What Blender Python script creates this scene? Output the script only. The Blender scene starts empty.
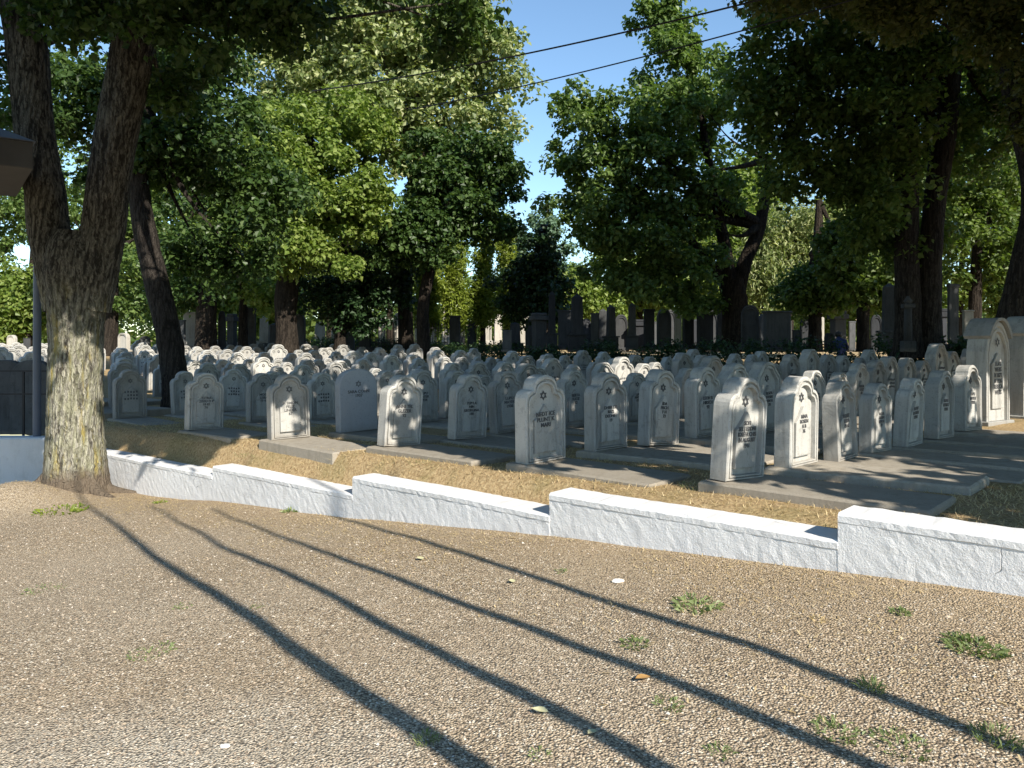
import bpy, math, random
import numpy as np
from mathutils import Vector, Matrix
R = math.radians
rng = np.random.default_rng(7)
random.seed(7)
sc = bpy.context.scene
col = sc.collection

# ------------------------------------------------------------------ camera, sky, sun, exposure
F, CX, HY, EYE = 774.0, 512.0, 345.0, 1.5
cam = bpy.data.objects.new('camera', bpy.data.cameras.new('camera'))
col.objects.link(cam)
cam.location = (0, 0, EYE)
cam.rotation_euler = (R(90), 0, 0)
cam.data.sensor_width = 36
cam.data.lens = F / 1024 * 36
cam.data.shift_y = -(384 - HY) / 1024
cam.data.clip_start = 0.05
cam.data.clip_end = 3000
sc.camera = cam

SUN_ELEV, SHADOW_AZ = 34.0, -32.0            # shadows run away from the camera, a little to the left
world = bpy.data.worlds.new('World')
sc.world = world
world.use_nodes = True
wn, wl = world.node_tree.nodes, world.node_tree.links
sky = wn.new('ShaderNodeTexSky')
sky.sky_type = 'NISHITA'
sky.sun_disc = False
sky.sun_elevation = R(SUN_ELEV)
SUN_AZ = 180.0 + SHADOW_AZ                   # compass bearing of the sun, from +Y clockwise
sky.sun_rotation = R(SUN_AZ)
sky.air_density = 1.0
sky.dust_density = 0.0
sky.ozone_density = 1.8
bg = wn['Background']
bg.inputs[1].default_value = 0.118
tint = wn.new('ShaderNodeMix'); tint.data_type = 'RGBA'; tint.blend_type = 'MULTIPLY'; tint.inputs[0].default_value = 1.0
tint.inputs[7].default_value = (.90, 1.0, 1.02, 1)            # the clear summer sky of the photograph
wl.new(sky.outputs[0], tint.inputs[6]); wl.new(tint.outputs[2], bg.inputs[0])
sun = bpy.data.objects.new('sun', bpy.data.lights.new('sun', 'SUN'))
col.objects.link(sun)
sun.data.energy = 5.0
sun.data.angle = R(0.45)
sun.data.color = (1.0, 0.93, 0.82)
SDIR = Vector((math.sin(R(SUN_AZ)) * math.cos(R(SUN_ELEV)), math.cos(R(SUN_AZ)) * math.cos(R(SUN_ELEV)), math.sin(R(SUN_ELEV))))
sun.rotation_euler = SDIR.to_track_quat('Z', 'Y').to_euler()
sc.view_settings.view_transform = 'Standard'
sc.view_settings.look = 'None'
sc.view_settings.gamma = 1
sc.view_settings.exposure = 0.82
sc.render.engine = 'CYCLES'
sc.cycles.max_bounces = 6
sc.cycles.transparent_max_bounces = 4
sc.cycles.use_adaptive_sampling = True

# ------------------------------------------------------------------ small helpers
def px(x, y, d):
    """point seen at pixel x, y at forward distance d"""
    return Vector(((x - CX) / F * d, d, EYE - (y - HY) / F * d))

def tag(o, label=None, cat=None, group=None, kind=None):
    if label: o['label'] = label
    if cat: o['category'] = cat
    if group: o['group'] = group
    if kind: o['kind'] = kind
    return o

def empty(name, loc, rz=0.0):
    o = bpy.data.objects.new(name, None)
    o.empty_display_size = 0.2
    col.objects.link(o)
    o.location = loc
    o.rotation_euler = (0, 0, rz)
    return o

def np_mesh(name, verts, faces, smooth=False, mats=(), mat_idx=None):
    """faces: (n,3) or (n,4) array, or a list of such arrays"""
    me = bpy.data.meshes.new(name)
    verts = np.asarray(verts, dtype=np.float32)
    fl = faces if isinstance(faces, list) else [faces]
    fl = [np.asarray(f, dtype=np.int32) for f in fl if len(f)]
    loops = np.concatenate([f.ravel() for f in fl])
    sizes = np.concatenate([np.full(len(f), f.shape[1], dtype=np.int32) for f in fl])
    starts = np.concatenate([[0], np.cumsum(sizes)[:-1]]).astype(np.int32)
    me.vertices.add(len(verts))
    me.vertices.foreach_set('co', verts.ravel())
    me.loops.add(len(loops))
    me.loops.foreach_set('vertex_index', loops)
    me.polygons.add(len(sizes))
    me.polygons.foreach_set('loop_start', starts)
    me.polygons.foreach_set('loop_total', sizes)
    me.polygons.foreach_set('use_smooth', np.full(len(sizes), smooth))
    for m in mats:
        me.materials.append(m)
    if mat_idx is not None:
        me.polygons.foreach_set('material_index', np.asarray(mat_idx, dtype=np.int32))
    me.update(calc_edges=True)
    return me

def link(name, me, parent=None, loc=None, mat=None):
    o = bpy.data.objects.new(name, me)
    col.objects.link(o)
    if parent is not None: o.parent = parent
    if loc is not None: o.location = loc
    if mat is not None: me.materials.append(mat)
    return o

class MB:
    """collects polygons of one mesh"""
    def __init__(s): s.v, s.f, s.mi, s.sm = [], [], [], []
    def add(s, vs, fs, mi=0, smooth=False):
        o = len(s.v)
        s.v += [tuple(v) for v in vs]
        for f in fs:
            s.f.append([i + o for i in f]); s.mi.append(mi); s.sm.append(smooth)
    def box(s, c, size, rz=0.0, mi=0, bev=0.0):
        hx, hy, hz = size[0] / 2, size[1] / 2, size[2] / 2
        b = min(bev, hx * .9, hy * .9, hz * .9)
        cs, sn = math.cos(rz), math.sin(rz)
        def T(p): return (c[0] + p[0] * cs - p[1] * sn, c[1] + p[0] * sn + p[1] * cs, c[2] + p[2])
        if b <= 0:
            vs = [T((x * hx, y * hy, z * hz)) for z in (-1, 1) for y in (-1, 1) for x in (-1, 1)]
            s.add(vs, [(0, 2, 3, 1), (4, 5, 7, 6), (0, 1, 5, 4), (2, 6, 7, 3), (0, 4, 6, 2), (1, 3, 7, 5)], mi)
            return
        rings = []
        for z, i in ((-hz, b), (-hz + b, 0), (hz - b, 0), (hz, b)):
            X, Y = hx - i, hy - i
            k = b * 0.8 if i == 0 else b * .8
            rings.append([(-X + k, -Y), (X - k, -Y), (X, -Y + k), (X, Y - k), (X - k, Y), (-X + k, Y), (-X, Y - k), (-X, -Y + k)])
            rings[-1] = [T((q[0], q[1], z)) for q in rings[-1]]
        vs = [p for r in rings for p in r]
        fs = [tuple(reversed(range(8))), tuple(range(24, 32))]
        for r in range(3):
            for k in range(8):
                a, bb = r * 8 + k, r * 8 + (k + 1) % 8
                fs.append((a, bb, bb + 8, a + 8))
        s.add(vs, fs, mi)
    def tube(s, pts, rad, n=12, mi=0, smooth=True, jig=0.0, cap=True):
        v, f = tube_np(pts, rad, n, jig)
        s.add(v.tolist(), f.tolist(), mi, smooth)
        if cap:
            m = len(v)
            s.add(v[:n].tolist(), [tuple(reversed(range(n)))], mi)
            s.add(v[m - n:].tolist(), [tuple(range(n))], mi)
    def lathe(s, prof, c, n=12, mi=0, smooth=True, sq=False):
        vs, fs = [], []
        for r, z in prof:
            for k in range(n):
                a = 2 * math.pi * (k + (.5 if sq else 0)) / n
                vs.append((c[0] + r * math.cos(a), c[1] + r * math.sin(a), c[2] + z))
        for j in range(len(prof) - 1):
            for k in range(n):
                fs.append((j * n + k, j * n + (k + 1) % n, (j + 1) * n + (k + 1) % n, (j + 1) * n + k))
        fs.append(tuple(reversed(range(n))))
        fs.append(tuple(range((len(prof) - 1) * n, len(prof) * n)))
        s.add(vs, fs, mi, smooth)
    def mesh(s, name, mats):
        me = bpy.data.meshes.new(name)
        me.from_pydata(s.v, [], s.f)
        for m in mats: me.materials.append(m)
        me.polygons.foreach_set('material_index', s.mi)
        me.polygons.foreach_set('use_smooth', s.sm)
        me.update()
        return me
    def build(s, name, mats, parent=None, loc=None):
        return link(name, s.mesh(name, mats if isinstance(mats, (list, tuple)) else [mats]), parent, loc)

def tube_np(pts, rad, n=12, jig=0.0, seed=0):
    pts = np.array([tuple(p) for p in pts], float); rad = np.asarray(rad, float)
    m = len(pts)
    tan = np.gradient(pts, axis=0)
    tan /= np.linalg.norm(tan, axis=1)[:, None]
    ref = np.array([1.0, 0.13, 0.0]) if abs(tan[:, 0]).mean() < .8 else np.array([0, 0.1, 1.0])
    a = np.cross(tan, ref); a /= np.linalg.norm(a, axis=1)[:, None]
    b = np.cross(tan, a)
    th = np.linspace(0, 2 * np.pi, n, endpoint=False)
    rr = rad[:, None] * np.ones((m, n))
    if jig:
        r2 = np.random.default_rng(seed + 11)
        ph = r2.uniform(0, 6.28, 8)
        base = sum(np.sin((k + 2) * th[None, :] + ph[k] + np.sin(np.linspace(0, 5 + k, m) + ph[k])[:, None] * .8) / (k + 1.5) for k in range(5))
        rr = rr * (1 + jig * base + jig * .5 * r2.standard_normal((m, n)))
    v = pts[:, None, :] + rr[..., None] * (np.cos(th)[None, :, None] * a[:, None, :] + np.sin(th)[None, :, None] * b[:, None, :])
    v = v.reshape(-1, 3)
    i = np.arange(m - 1)[:, None] * n; k = np.arange(n)[None, :]; k2 = (k + 1) % n
    f = np.stack([i + k, i + k2, i + n + k2, i + n + k], -1).reshape(-1, 4)
    return v, f

def spline(pts, n):
    """Catmull-Rom through pts (rows may carry a radius)"""
    P = np.array([list(p) for p in pts], float)
    P = np.vstack([2 * P[0] - P[1], P, 2 * P[-1] - P[-2]])
    out = []
    segs = len(P) - 3
    for t in np.linspace(0, segs - 1e-6, n):
        k = int(t); u = t - k
        p0, p1, p2, p3 = P[k:k + 4]
        out.append(.5 * (2 * p1 + (p2 - p0) * u + (2 * p0 - 5 * p1 + 4 * p2 - p3) * u ** 2 + (3 * p1 - p0 - 3 * p2 + p3) * u ** 3))
    return np.array(out)

# ------------------------------------------------------------------ materials
def new_mat(name):
    m = bpy.data.materials.new(name); m.use_nodes = True
    nt = m.node_tree
    return m, nt.nodes, nt.links, nt.nodes['Principled BSDF']

def noise(n, l, vec, scale, detail=4, rough=.6, dist=0.0):
    t = n.new('ShaderNodeTexNoise'); t.inputs['Scale'].default_value = scale
    t.inputs['Detail'].default_value = detail; t.inputs['Roughness'].default_value = rough
    t.inputs['Distortion'].default_value = dist
    if vec is not None: l.new(vec, t.inputs['Vector'])
    return t.outputs['Fac']

def ramp(n, l, fac, stops):
    r = n.new('ShaderNodeValToRGB')
    while len(r.color_ramp.elements) < len(stops): r.color_ramp.elements.new(.5)
    for e, (p, c) in zip(r.color_ramp.elements, stops):
        e.position = p; e.color = (c[0], c[1], c[2], 1) if not isinstance(c, (int, float)) else (c, c, c, 1)
    l.new(fac, r.inputs[0])
    return r.outputs[0]

def mix(n, l, fac, a, b, mode='MIX'):
    m = n.new('ShaderNodeMix'); m.data_type = 'RGBA'; m.blend_type = mode
    for sock, v in ((m.inputs[0], fac), (m.inputs[6], a), (m.inputs[7], b)):
        if isinstance(v, (int, float)): sock.default_value = v
        elif isinstance(v, tuple): sock.default_value = (*v, 1)
        else: l.new(v, sock)
    return m.outputs[2]

def math_(n, l, op, a, b=None):
    m = n.new('ShaderNodeMath'); m.operation = op
    for s, v in zip(m.inputs, (a, b)):
        if v is None: continue
        if isinstance(v, (int, float)): s.default_value = v
        else: l.new(v, s)
    return m.outputs[0]

def bump(n, l, bs, h, strength=.5, dist=.02):
    b = n.new('ShaderNodeBump'); b.inputs['Strength'].default_value = strength; b.inputs['Distance'].default_value = dist
    l.new(h, b.inputs['Height']); l.new(b.outputs[0], bs.inputs['Normal'])

def coords(n, kind='Object'):
    return n.new('ShaderNodeTexCoord').outputs[kind]

def world_pos(n):
    return n.new('ShaderNodeNewGeometry').outputs['Position']

def mapped(n, l, vec, scale=(1, 1, 1), loc=(0, 0, 0)):
    m = n.new('ShaderNodeMapping'); m.inputs['Scale'].default_value = scale; m.inputs['Location'].default_value = loc
    l.new(vec, m.inputs['Vector']); return m.outputs[0]

def leaf_mat(name, c1, c2, c3, trans=.35, rough=.45):
    m, n, l, bs = new_mat(name)
    g = n.new('ShaderNodeNewGeometry')
    big = noise(n, l, g.outputs['Position'], .9, 2)
    f = math_(n, l, 'ADD', math_(n, l, 'MULTIPLY', g.outputs['Random Per Island'], .65), math_(n, l, 'MULTIPLY', big, .4))
    c = ramp(n, l, f, [(.12, c1), (.5, c2), (.9, c3)])
    l.new(c, bs.inputs['Base Color']); bs.inputs['Roughness'].default_value = rough
    bs.inputs['Specular IOR Level'].default_value = .35
    t = n.new('ShaderNodeBsdfTranslucent'); l.new(mix(n, l, 1.0, c, (1.25, 1.35, .6), 'MULTIPLY'), t.inputs[0])
    ms = n.new('ShaderNodeMixShader'); ms.inputs[0].default_value = trans
    l.new(bs.outputs[0], ms.inputs[1]); l.new(t.outputs[0], ms.inputs[2])
    l.new(ms.outputs[0], n['Material Output'].inputs[0])
    return m

def bark_mat(name, dark, light, lichen=False, scale=1.0):
    m, n, l, bs = new_mat(name)
    p = world_pos(n)
    st = mapped(n, l, p, (9 * scale, 9 * scale, 1.3 * scale))
    vor = n.new('ShaderNodeTexVoronoi'); vor.inputs['Scale'].default_value = 2.6; vor.feature = 'F1'
    wob = noise(n, l, mapped(n, l, p, (5, 5, 2)), 3, 3)
    st2 = n.new('ShaderNodeVectorMath'); st2.operation = 'ADD'
    sc_ = n.new('ShaderNodeVectorMath'); sc_.operation = 'SCALE'; sc_.inputs[3].default_value = 1.2
    l.new(wob, sc_.inputs[0]); l.new(st, st2.inputs[0]); l.new(sc_.outputs[0], st2.inputs[1])
    l.new(st2.outputs[0], vor.inputs['Vector'])
    fine = noise(n, l, mapped(n, l, p, (40 * scale, 40 * scale, 9 * scale)), 1.0, 6, .7)
    h = math_(n, l, 'ADD', math_(n, l, 'MULTIPLY', vor.outputs['Distance'], -.9), math_(n, l, 'MULTIPLY', fine, .7))
    c = ramp(n, l, h, [(.0, dark), (.32, tuple((a + b) / 2 for a, b in zip(dark, light))), (.55, light)]) if False else ramp(n, l, math_(n, l, 'ADD', h, .45), [(.12, dark), (.45, tuple((a + b) / 2 for a, b in zip(dark, light))), (.75, light)])
    if lichen:
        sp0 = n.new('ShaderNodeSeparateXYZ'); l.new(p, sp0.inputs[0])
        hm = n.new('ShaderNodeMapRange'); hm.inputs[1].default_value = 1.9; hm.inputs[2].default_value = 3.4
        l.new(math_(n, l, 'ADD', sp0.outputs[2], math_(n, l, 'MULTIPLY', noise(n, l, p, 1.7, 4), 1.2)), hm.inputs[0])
        c = mix(n, l, hm.outputs[0], c, mix(n, l, 1.0, c, (.44, .425, .41), 'MULTIPLY'))  # bark darkened up the limbs: the crown's shade put into the colour
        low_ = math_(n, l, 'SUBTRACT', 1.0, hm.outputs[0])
        pat = noise(n, l, mapped(n, l, p, (6.5, 6.5, .9), (3.1, 0, 0)), 1.0, 4, .65)
        msk = ramp(n, l, pat, [(.54, 0.0), (.66, 1.0)])
        c = mix(n, l, math_(n, l, 'MULTIPLY', math_(n, l, 'MULTIPLY', msk, .75), low_), c, (.36, .28, .06))
        pat2 = noise(n, l, mapped(n, l, p, (8, 8, 2), (9, 4, 0)), 1.5, 5, .7)
        c = mix(n, l, math_(n, l, 'MULTIPLY', math_(n, l, 'MULTIPLY', ramp(n, l, pat2, [(.42, 0.0), (.62, 1.0)]), low_), .5), c, (.34, .34, .21))
        sp = n.new('ShaderNodeSeparateXYZ'); l.new(p, sp.inputs[0])
        foot = math_(n, l, 'ADD', sp.outputs[2], math_(n, l, 'MULTIPLY', noise(n, l, p, 4, 3), .35))
        fm = n.new('ShaderNodeMapRange'); l.new(foot, fm.inputs[0])
        fm.inputs[1].default_value = -.52; fm.inputs[2].default_value = -.32; fm.inputs[3].default_value = 1; fm.inputs[4].default_value = 0
        c = mix(n, l, fm.outputs[0], c, mix(n, l, fine, (.085, .065, .048), (.21, .17, .125)))
    l.new(c, bs.inputs['Base Color']); bs.inputs['Roughness'].default_value = .95; bs.inputs['Specular IOR Level'].default_value = .15
    bump(n, l, bs, h, 1.0, .045 / scale)
    return m

def stone_mat(name, a, b, stain, warm=0.0, bscale=1.0):
    m, n, l, bs = new_mat(name)
    p = coords(n, 'Object')
    oi = n.new('ShaderNodeObjectInfo')
    off = n.new('ShaderNodeVectorMath'); off.operation = 'ADD'
    cv = n.new('ShaderNodeCombineXYZ'); l.new(math_(n, l, 'MULTIPLY', oi.outputs['Random'], 37.0), cv.inputs[0]); l.new(math_(n, l, 'MULTIPLY', oi.outputs['Random'], 11.0), cv.inputs[2])
    l.new(p, off.inputs[0]); l.new(cv.outputs[0], off.inputs[1])
    q = off.outputs[0]
    c = mix(n, l, noise(n, l, q, 3.0, 5), a, b)
    c = mix(n, l, math_(n, l, 'MULTIPLY', oi.outputs['Random'], .45), c, tuple(x * .62 for x in stain))
    streak = ramp(n, l, noise(n, l, mapped(n, l, q, (9, 9, 1.2)), 1.0, 5, .65), [(.48, 0.0), (.72, 1.0)])
    c = mix(n, l, math_(n, l, 'MULTIPLY', streak, .7), c, stain)
    blot = ramp(n, l, noise(n, l, q, 9.0, 6, .7), [(.56, 0.0), (.66, 1.0)])
    c = mix(n, l, math_(n, l, 'MULTIPLY', blot, .35), c, tuple(x * .6 for x in stain))
    sz = n.new('ShaderNodeSeparateXYZ'); l.new(p, sz.inputs[0])
    foot = n.new('ShaderNodeMapRange'); l.new(math_(n, l, 'ADD', sz.outputs[2], math_(n, l, 'MULTIPLY', noise(n, l, q, 8, 4), .16)), foot.inputs[0])
    foot.inputs[1].default_value = .06; foot.inputs[2].default_value = .20; foot.inputs[3].default_value = .5; foot.inputs[4].default_value = 0
    c = mix(n, l, foot.outputs[0], c, (.24, .20, .15))            # soil splashed on the foot
    spk = ramp(n, l, noise(n, l, q, 55, 3, .6), [(.60, 0.0), (.68, 1.0)])
    c = mix(n, l, math_(n, l, 'MULTIPLY', spk, .4), c, tuple(x * .5 for x in stain))
    fine = noise(n, l, q, 90 * bscale, 4, .7)
    l.new(c, bs.inputs['Base Color']); bs.inputs['Roughness'].default_value = .92; bs.inputs['Specular IOR Level'].default_value = .2
    bump(n, l, bs, math_(n, l, 'ADD', fine, math_(n, l, 'MULTIPLY', noise(n, l, q, 16, 4), 1.5)), .35, .012)
    return m

def plain_mat(name, c, rough=.7, var=.25, scale=8, metal=0.0, bst=.2):
    m, n, l, bs = new_mat(name)
    q = coords(n, 'Object')
    f = noise(n, l, q, scale, 5)
    l.new(mix(n, l, f, tuple(x * (1 - var) for x in c), tuple(min(1, x * (1 + var)) for x in c)), bs.inputs['Base Color'])
    bs.inputs['Roughness'].default_value = rough; bs.inputs['Metallic'].default_value = metal
    if bst: bump(n, l, bs, noise(n, l, q, scale * 8, 4), bst, .01)
    return m

def gravel_mat():
    m, n, l, bs = new_mat('gravel')
    p = world_pos(n)
    def vor(scale, feat='F1'):
        v = n.new('ShaderNodeTexVoronoi'); v.inputs['Scale'].default_value = scale; v.feature = feat; l.new(p, v.inputs['Vector']); return v
    v1, v2 = vor(78), vor(150)
    hsv = n.new('ShaderNodeSeparateColor'); l.new(v1.outputs['Color'], hsv.inputs[0])
    stone = ramp(n, l, hsv.outputs[0], [(.0, (.07, .055, .042)), (.25, (.20, .15, .105)), (.5, (.36, .28, .20)), (.78, (.47, .385, .29)), (.95, (.68, .61, .52))])
    hs2 = n.new('ShaderNodeSeparateColor'); l.new(v2.outputs['Color'], hs2.inputs[0])
    small = ramp(n, l, hs2.outputs[1], [(.0, (.15, .11, .075)), (.5, (.31, .235, .16)), (1.0, (.5, .41, .31))])
    c = mix(n, l, ramp(n, l, hsv.outputs[1], [(.5, 0.0), (.52, 1.0)]), stone, small)
    gap = ramp(n, l, v1.outputs['Distance'], [(.35, 0.0), (.75, 1.0)])
    soil = ramp(n, l, noise(n, l, p, .9, 5, .6), [(.40, 0.0), (.66, 1.0)])
    soilc = mix(n, l, noise(n, l, p, 30, 5), (.21, .145, .09), (.42, .30, .185))
    c = mix(n, l, math_(n, l, 'MULTIPLY', soil, .38), c, soilc)
    pat = ramp(n, l, noise(n, l, p, .45, 3), [(.35, 0.0), (.7, 1.0)])
    c = mix(n, l, math_(n, l, 'MULTIPLY', pat, .35), c, (.43, .385, .33))
    pd = n.new('ShaderNodeVectorMath'); pd.operation = 'DISTANCE'; l.new(p, pd.inputs[0]); pd.inputs[1].default_value = (-1.55, 2.55, .05)
    pm = n.new('ShaderNodeMapRange'); l.new(math_(n, l, 'ADD', pd.outputs['Value'], math_(n, l, 'MULTIPLY', noise(n, l, p, 2.2, 5), 1.3)), pm.inputs[0])
    pm.inputs[1].default_value = 1.3; pm.inputs[2].default_value = 2.2; pm.inputs[3].default_value = .55; pm.inputs[4].default_value = 0
    c = mix(n, l, pm.outputs[0], c, mix(n, l, noise(n, l, p, 70, 4), (.30, .27, .23), (.62, .58, .52)))      # worn pale concrete under thin gravel
    # trodden soil and needles near the foot of the wall and the big tree
    s = n.new('ShaderNodeVectorMath'); s.operation = 'DOT_PRODUCT'; l.new(p, s.inputs[0]); s.inputs[1].default_value = (.676, .737, 0)
    near = n.new('ShaderNodeMapRange'); l.new(math_(n, l, 'ADD', s.outputs['Value'], math_(n, l, 'MULTIPLY', noise(n, l, p, 1.4, 4), 1.6)), near.inputs[0])
    near.inputs[1].default_value = 4.7; near.inputs[2].default_value = 6.6
    c = mix(n, l, math_(n, l, 'MULTIPLY', near.outputs[0], .5), c, mix(n, l, noise(n, l, p, 55, 4), (.23, .155, .085), (.46, .335, .195)))
    c = mix(n, l, 1.0, c, (1.36, 1.36, 1.27), 'MULTIPLY')
    c = mix(n, l, math_(n, l, 'MULTIPLY', ramp(n, l, v1.outputs['Distance'], [(.46, 0.0), (.72, 1.0)]), .72), c, (.075, .058, .042))   # dark brown between the stones
    l.new(c, bs.inputs['Base Color']); bs.inputs['Roughness'].default_value = .95; bs.inputs['Specular IOR Level'].default_value = .15
    h = math_(n, l, 'ADD', math_(n, l, 'MULTIPLY', v1.outputs['Distance'], -1.0), math_(n, l, 'MULTIPLY', noise(n, l, p, 150, 3), .4))
    bump(n, l, bs, h, .95, .016)
    return m

def cemetery_mat():
    m, n, l, bs = new_mat('cemetery_soil')
    p = world_pos(n)
    f = noise(n, l, p, 26, 6, .72)
    c = ramp(n, l, f, [(.25, (.10, .065, .035)), (.48, (.36, .255, .135)), (.75, (.58, .45, .26))])
    g = ramp(n, l, noise(n, l, p, 1.7, 5, .65), [(.50, 0.0), (.66, 1.0)])
    c = mix(n, l, math_(n, l, 'MULTIPLY', g, .28), c, mix(n, l, noise(n, l, p, 40, 4), (.06, .085, .025), (.17, .19, .06)))
    l.new(c, bs.inputs['Base Color']); bs.inputs['Roughness'].default_value = 1.0; bs.inputs['Specular IOR Level'].default_value = .1
    bump(n, l, bs, f, .9, .03)
    return m

def wall_mat():
    m, n, l, bs = new_mat('white_limewash')
    p = world_pos(n)
    c = mix(n, l, noise(n, l, p, 3, 6, .6), (.60, .60, .605), (.72, .715, .70))
    c = mix(n, l, math_(n, l, 'MULTIPLY', ramp(n, l, noise(n, l, p, 7, 6, .75), [(.60, 0.0), (.70, 1.0)]), .35), c, (.50, .49, .47))
    # hairline cracks
    v = n.new('ShaderNodeTexVoronoi'); v.feature = 'DISTANCE_TO_EDGE'; v.inputs['Scale'].default_value = 2.1
    wv = n.new('ShaderNodeVectorMath'); wv.operation = 'ADD'
    nz = n.new('ShaderNodeTexNoise'); nz.inputs['Scale'].default_value = 5; l.new(p, nz.inputs['Vector'])
    sv = n.new('ShaderNodeVectorMath'); sv.operation = 'SCALE'; sv.inputs[3].default_value = .22; l.new(nz.outputs['Color'], sv.inputs[0])
    l.new(p, wv.inputs[0]); l.new(sv.outputs[0], wv.inputs[1]); l.new(wv.outputs[0], v.inputs['Vector'])
    line = ramp(n, l, v.outputs['Distance'], [(.0, 1.0), (.010, 0.0)])
    some = ramp(n, l, noise(n, l, mapped(n, l, p, (1, 1, 1), (5, 2, 7)), .8, 2), [(.62, 0.0), (.66, 1.0)])
    near_ = None
    for q_, r_ in ((px(778, 548, 6.0), .20), (px(1014, 565, 4.8), .12), (px(190, 478, 11.8), .2)):
        ds = n.new('ShaderNodeVectorMath'); ds.operation = 'DISTANCE'; l.new(p, ds.inputs[0]); ds.inputs[1].default_value = q_
        k_ = math_(n, l, 'LESS_THAN', ds.outputs['Value'], r_)
        near_ = k_ if near_ is None else math_(n, l, 'MAXIMUM', near_, k_)
    crack = math_(n, l, 'MULTIPLY', ramp(n, l, v.outputs['Distance'], [(.0, 1.0), (.011, 0.0)]), near_)
    # grey rain stains and rubbed patches
    c = mix(n, l, math_(n, l, 'MULTIPLY', ramp(n, l, noise(n, l, mapped(n, l, p, (1, 1, .45)), 4.2, 6, .7), [(.52, 0.0), (.70, 1.0)]), .32), c, (.40, .39, .365))
    c = mix(n, l, math_(n, l, 'MULTIPLY', crack, .6), c, (.22, .22, .22))
    l.new(c, bs.inputs['Base Color']); bs.inputs['Roughness'].default_value = .9; bs.inputs['Specular IOR Level'].default_value = .2
    sep = n.new('ShaderNodeSeparateXYZ'); l.new(n.new('ShaderNodeNewGeometry').outputs['True Normal'], sep.inputs[0])
    vert = math_(n, l, 'SUBTRACT', 1.0, math_(n, l, 'MULTIPLY', sep.outputs[2], .8))
    h = math_(n, l, 'ADD', noise(n, l, p, 48, 5, .6), math_(n, l, 'MULTIPLY', noise(n, l, p, 110, 3), .5))
    h = math_(n, l, 'SUBTRACT', math_(n, l, 'MULTIPLY', h, vert), math_(n, l, 'MULTIPLY', crack, 1.2))
    bump(n, l, bs, h, .55, .012)
    return m

M = {}
M['gravel'] = gravel_mat()
M['soil'] = cemetery_mat()
M['wall'] = wall_mat()
M['stone'] = stone_mat('headstone_cast_stone', (.40, .39, .36), (.55, .535, .495), (.21, .205, .19))
M['stone_plain'] = stone_mat('smooth_blue_grey_stone', (.40, .42, .45), (.47, .49, .52), (.32, .33, .34))
M['stone_big'] = stone_mat('pale_monument_stone', (.36, .35, .325), (.47, .46, .43), (.20, .195, .18))
M['slab'] = stone_mat('grave_slab_concrete', (.38, .35, .295), (.52, .48, .41), (.22, .20, .16))
M['ink'] = plain_mat('worn_black_lettering', (.075, .075, .078), .6, .5, 30, bst=0)
M['dark_granite'] = stone_mat('dark_granite', (.035, .037, .042), (.07, .072, .08), (.02, .022, .022))
M['old_stone'] = stone_mat('old_grey_monument_stone', (.058, .060, .062), (.12, .122, .122), (.033, .034, .034))
M['pale_stone'] = stone_mat('old_pale_monument_stone', (.42, .39, .33), (.56, .53, .47), (.22, .2, .17))
M['iron'] = plain_mat('black_iron', (.018, .018, .02), .55, .3, 12, .4)
M['pole'] = plain_mat('grey_painted_steel', (.085, .10, .135), .5, .2, 5)
M['roof'] = plain_mat('brown_grey_roof_boards', (.06, .056, .052), .8, .3, 4)
M['roof_metal'] = plain_mat('grey_sheet_metal', (.28, .30, .33), .5, .2, 3, .5)
M['cable'] = plain_mat('black_cable', (.012, .012, .013), .5, .2, 20)
M['bark1'] = bark_mat('lichened_shaded_bark', (.06, .054, .045), (.46, .435, .36), True, 1.0)
M['bark2'] = bark_mat('dark_bark', (.018, .015, .013), (.072, .062, .052), False, .8)
M['bark3'] = bark_mat('far_bark', (.018, .014, .011), (.065, .052, .04), False, .6)
M['leaf_dark'] = leaf_mat('dark_maple_leaves', (.020, .046, .012), (.052, .098, .024), (.10, .155, .042), .36)
M['leaf_mid'] = leaf_mat('green_linden_leaves', (.045, .085, .018), (.10, .15, .032), (.17, .225, .06), .42)
M['leaf_lime'] = leaf_mat('bright_green_leaves', (.075, .125, .02), (.16, .225, .042), (.28, .335, .095), .42)
M['leaf_silver'] = leaf_mat('silver_linden_leaves', (.07, .105, .028), (.22, .27, .10), (.50, .51, .27), .36)
M['leaf_maple'] = leaf_mat('mid_maple_leaves', (.045, .08, .022), (.105, .17, .042), (.19, .26, .075), .40)
M['leaf_thuja'] = leaf_mat('yellow_green_thuja_sprays', (.08, .12, .015), (.17, .22, .028), (.26, .31, .05), .30)
M['leaf_cypress'] = leaf_mat('dark_cypress_sprays', (.010, .028, .010), (.022, .05, .016), (.04, .08, .024), .2)
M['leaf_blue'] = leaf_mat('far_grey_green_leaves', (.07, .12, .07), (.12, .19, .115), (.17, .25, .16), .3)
M['leaf_brown'] = leaf_mat('shaded_brown_green_leaves', (.05, .065, .018), (.10, .115, .03), (.16, .165, .05), .38)
M['weed'] = leaf_mat('weed_leaves', (.10, .14, .05), (.18, .23, .085), (.28, .32, .15), .35)
M['straw'] = leaf_mat('dry_grass_blades', (.24, .16, .075), (.50, .38, .20), (.68, .55, .33), .2)
M['dead_leaf'] = plain_mat('fallen_leaf', (.55, .52, .30), .7, .25, 40, bst=0)
M['brown_leaf'] = plain_mat('brown_fallen_leaf', (.42, .24, .08), .7, .25, 40, bst=0)
M['pebble'] = None
M['white_chip'] = plain_mat('white_plaster_chip', (.72, .68, .62), .9, .15, 20)
M['plaster'] = plain_mat('pale_house_plaster', (.55, .50, .44), .9, .15, 3)
M['tiles'] = plain_mat('weathered_roof_tiles', (.32, .15, .10), .9, .25, 6)
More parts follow.
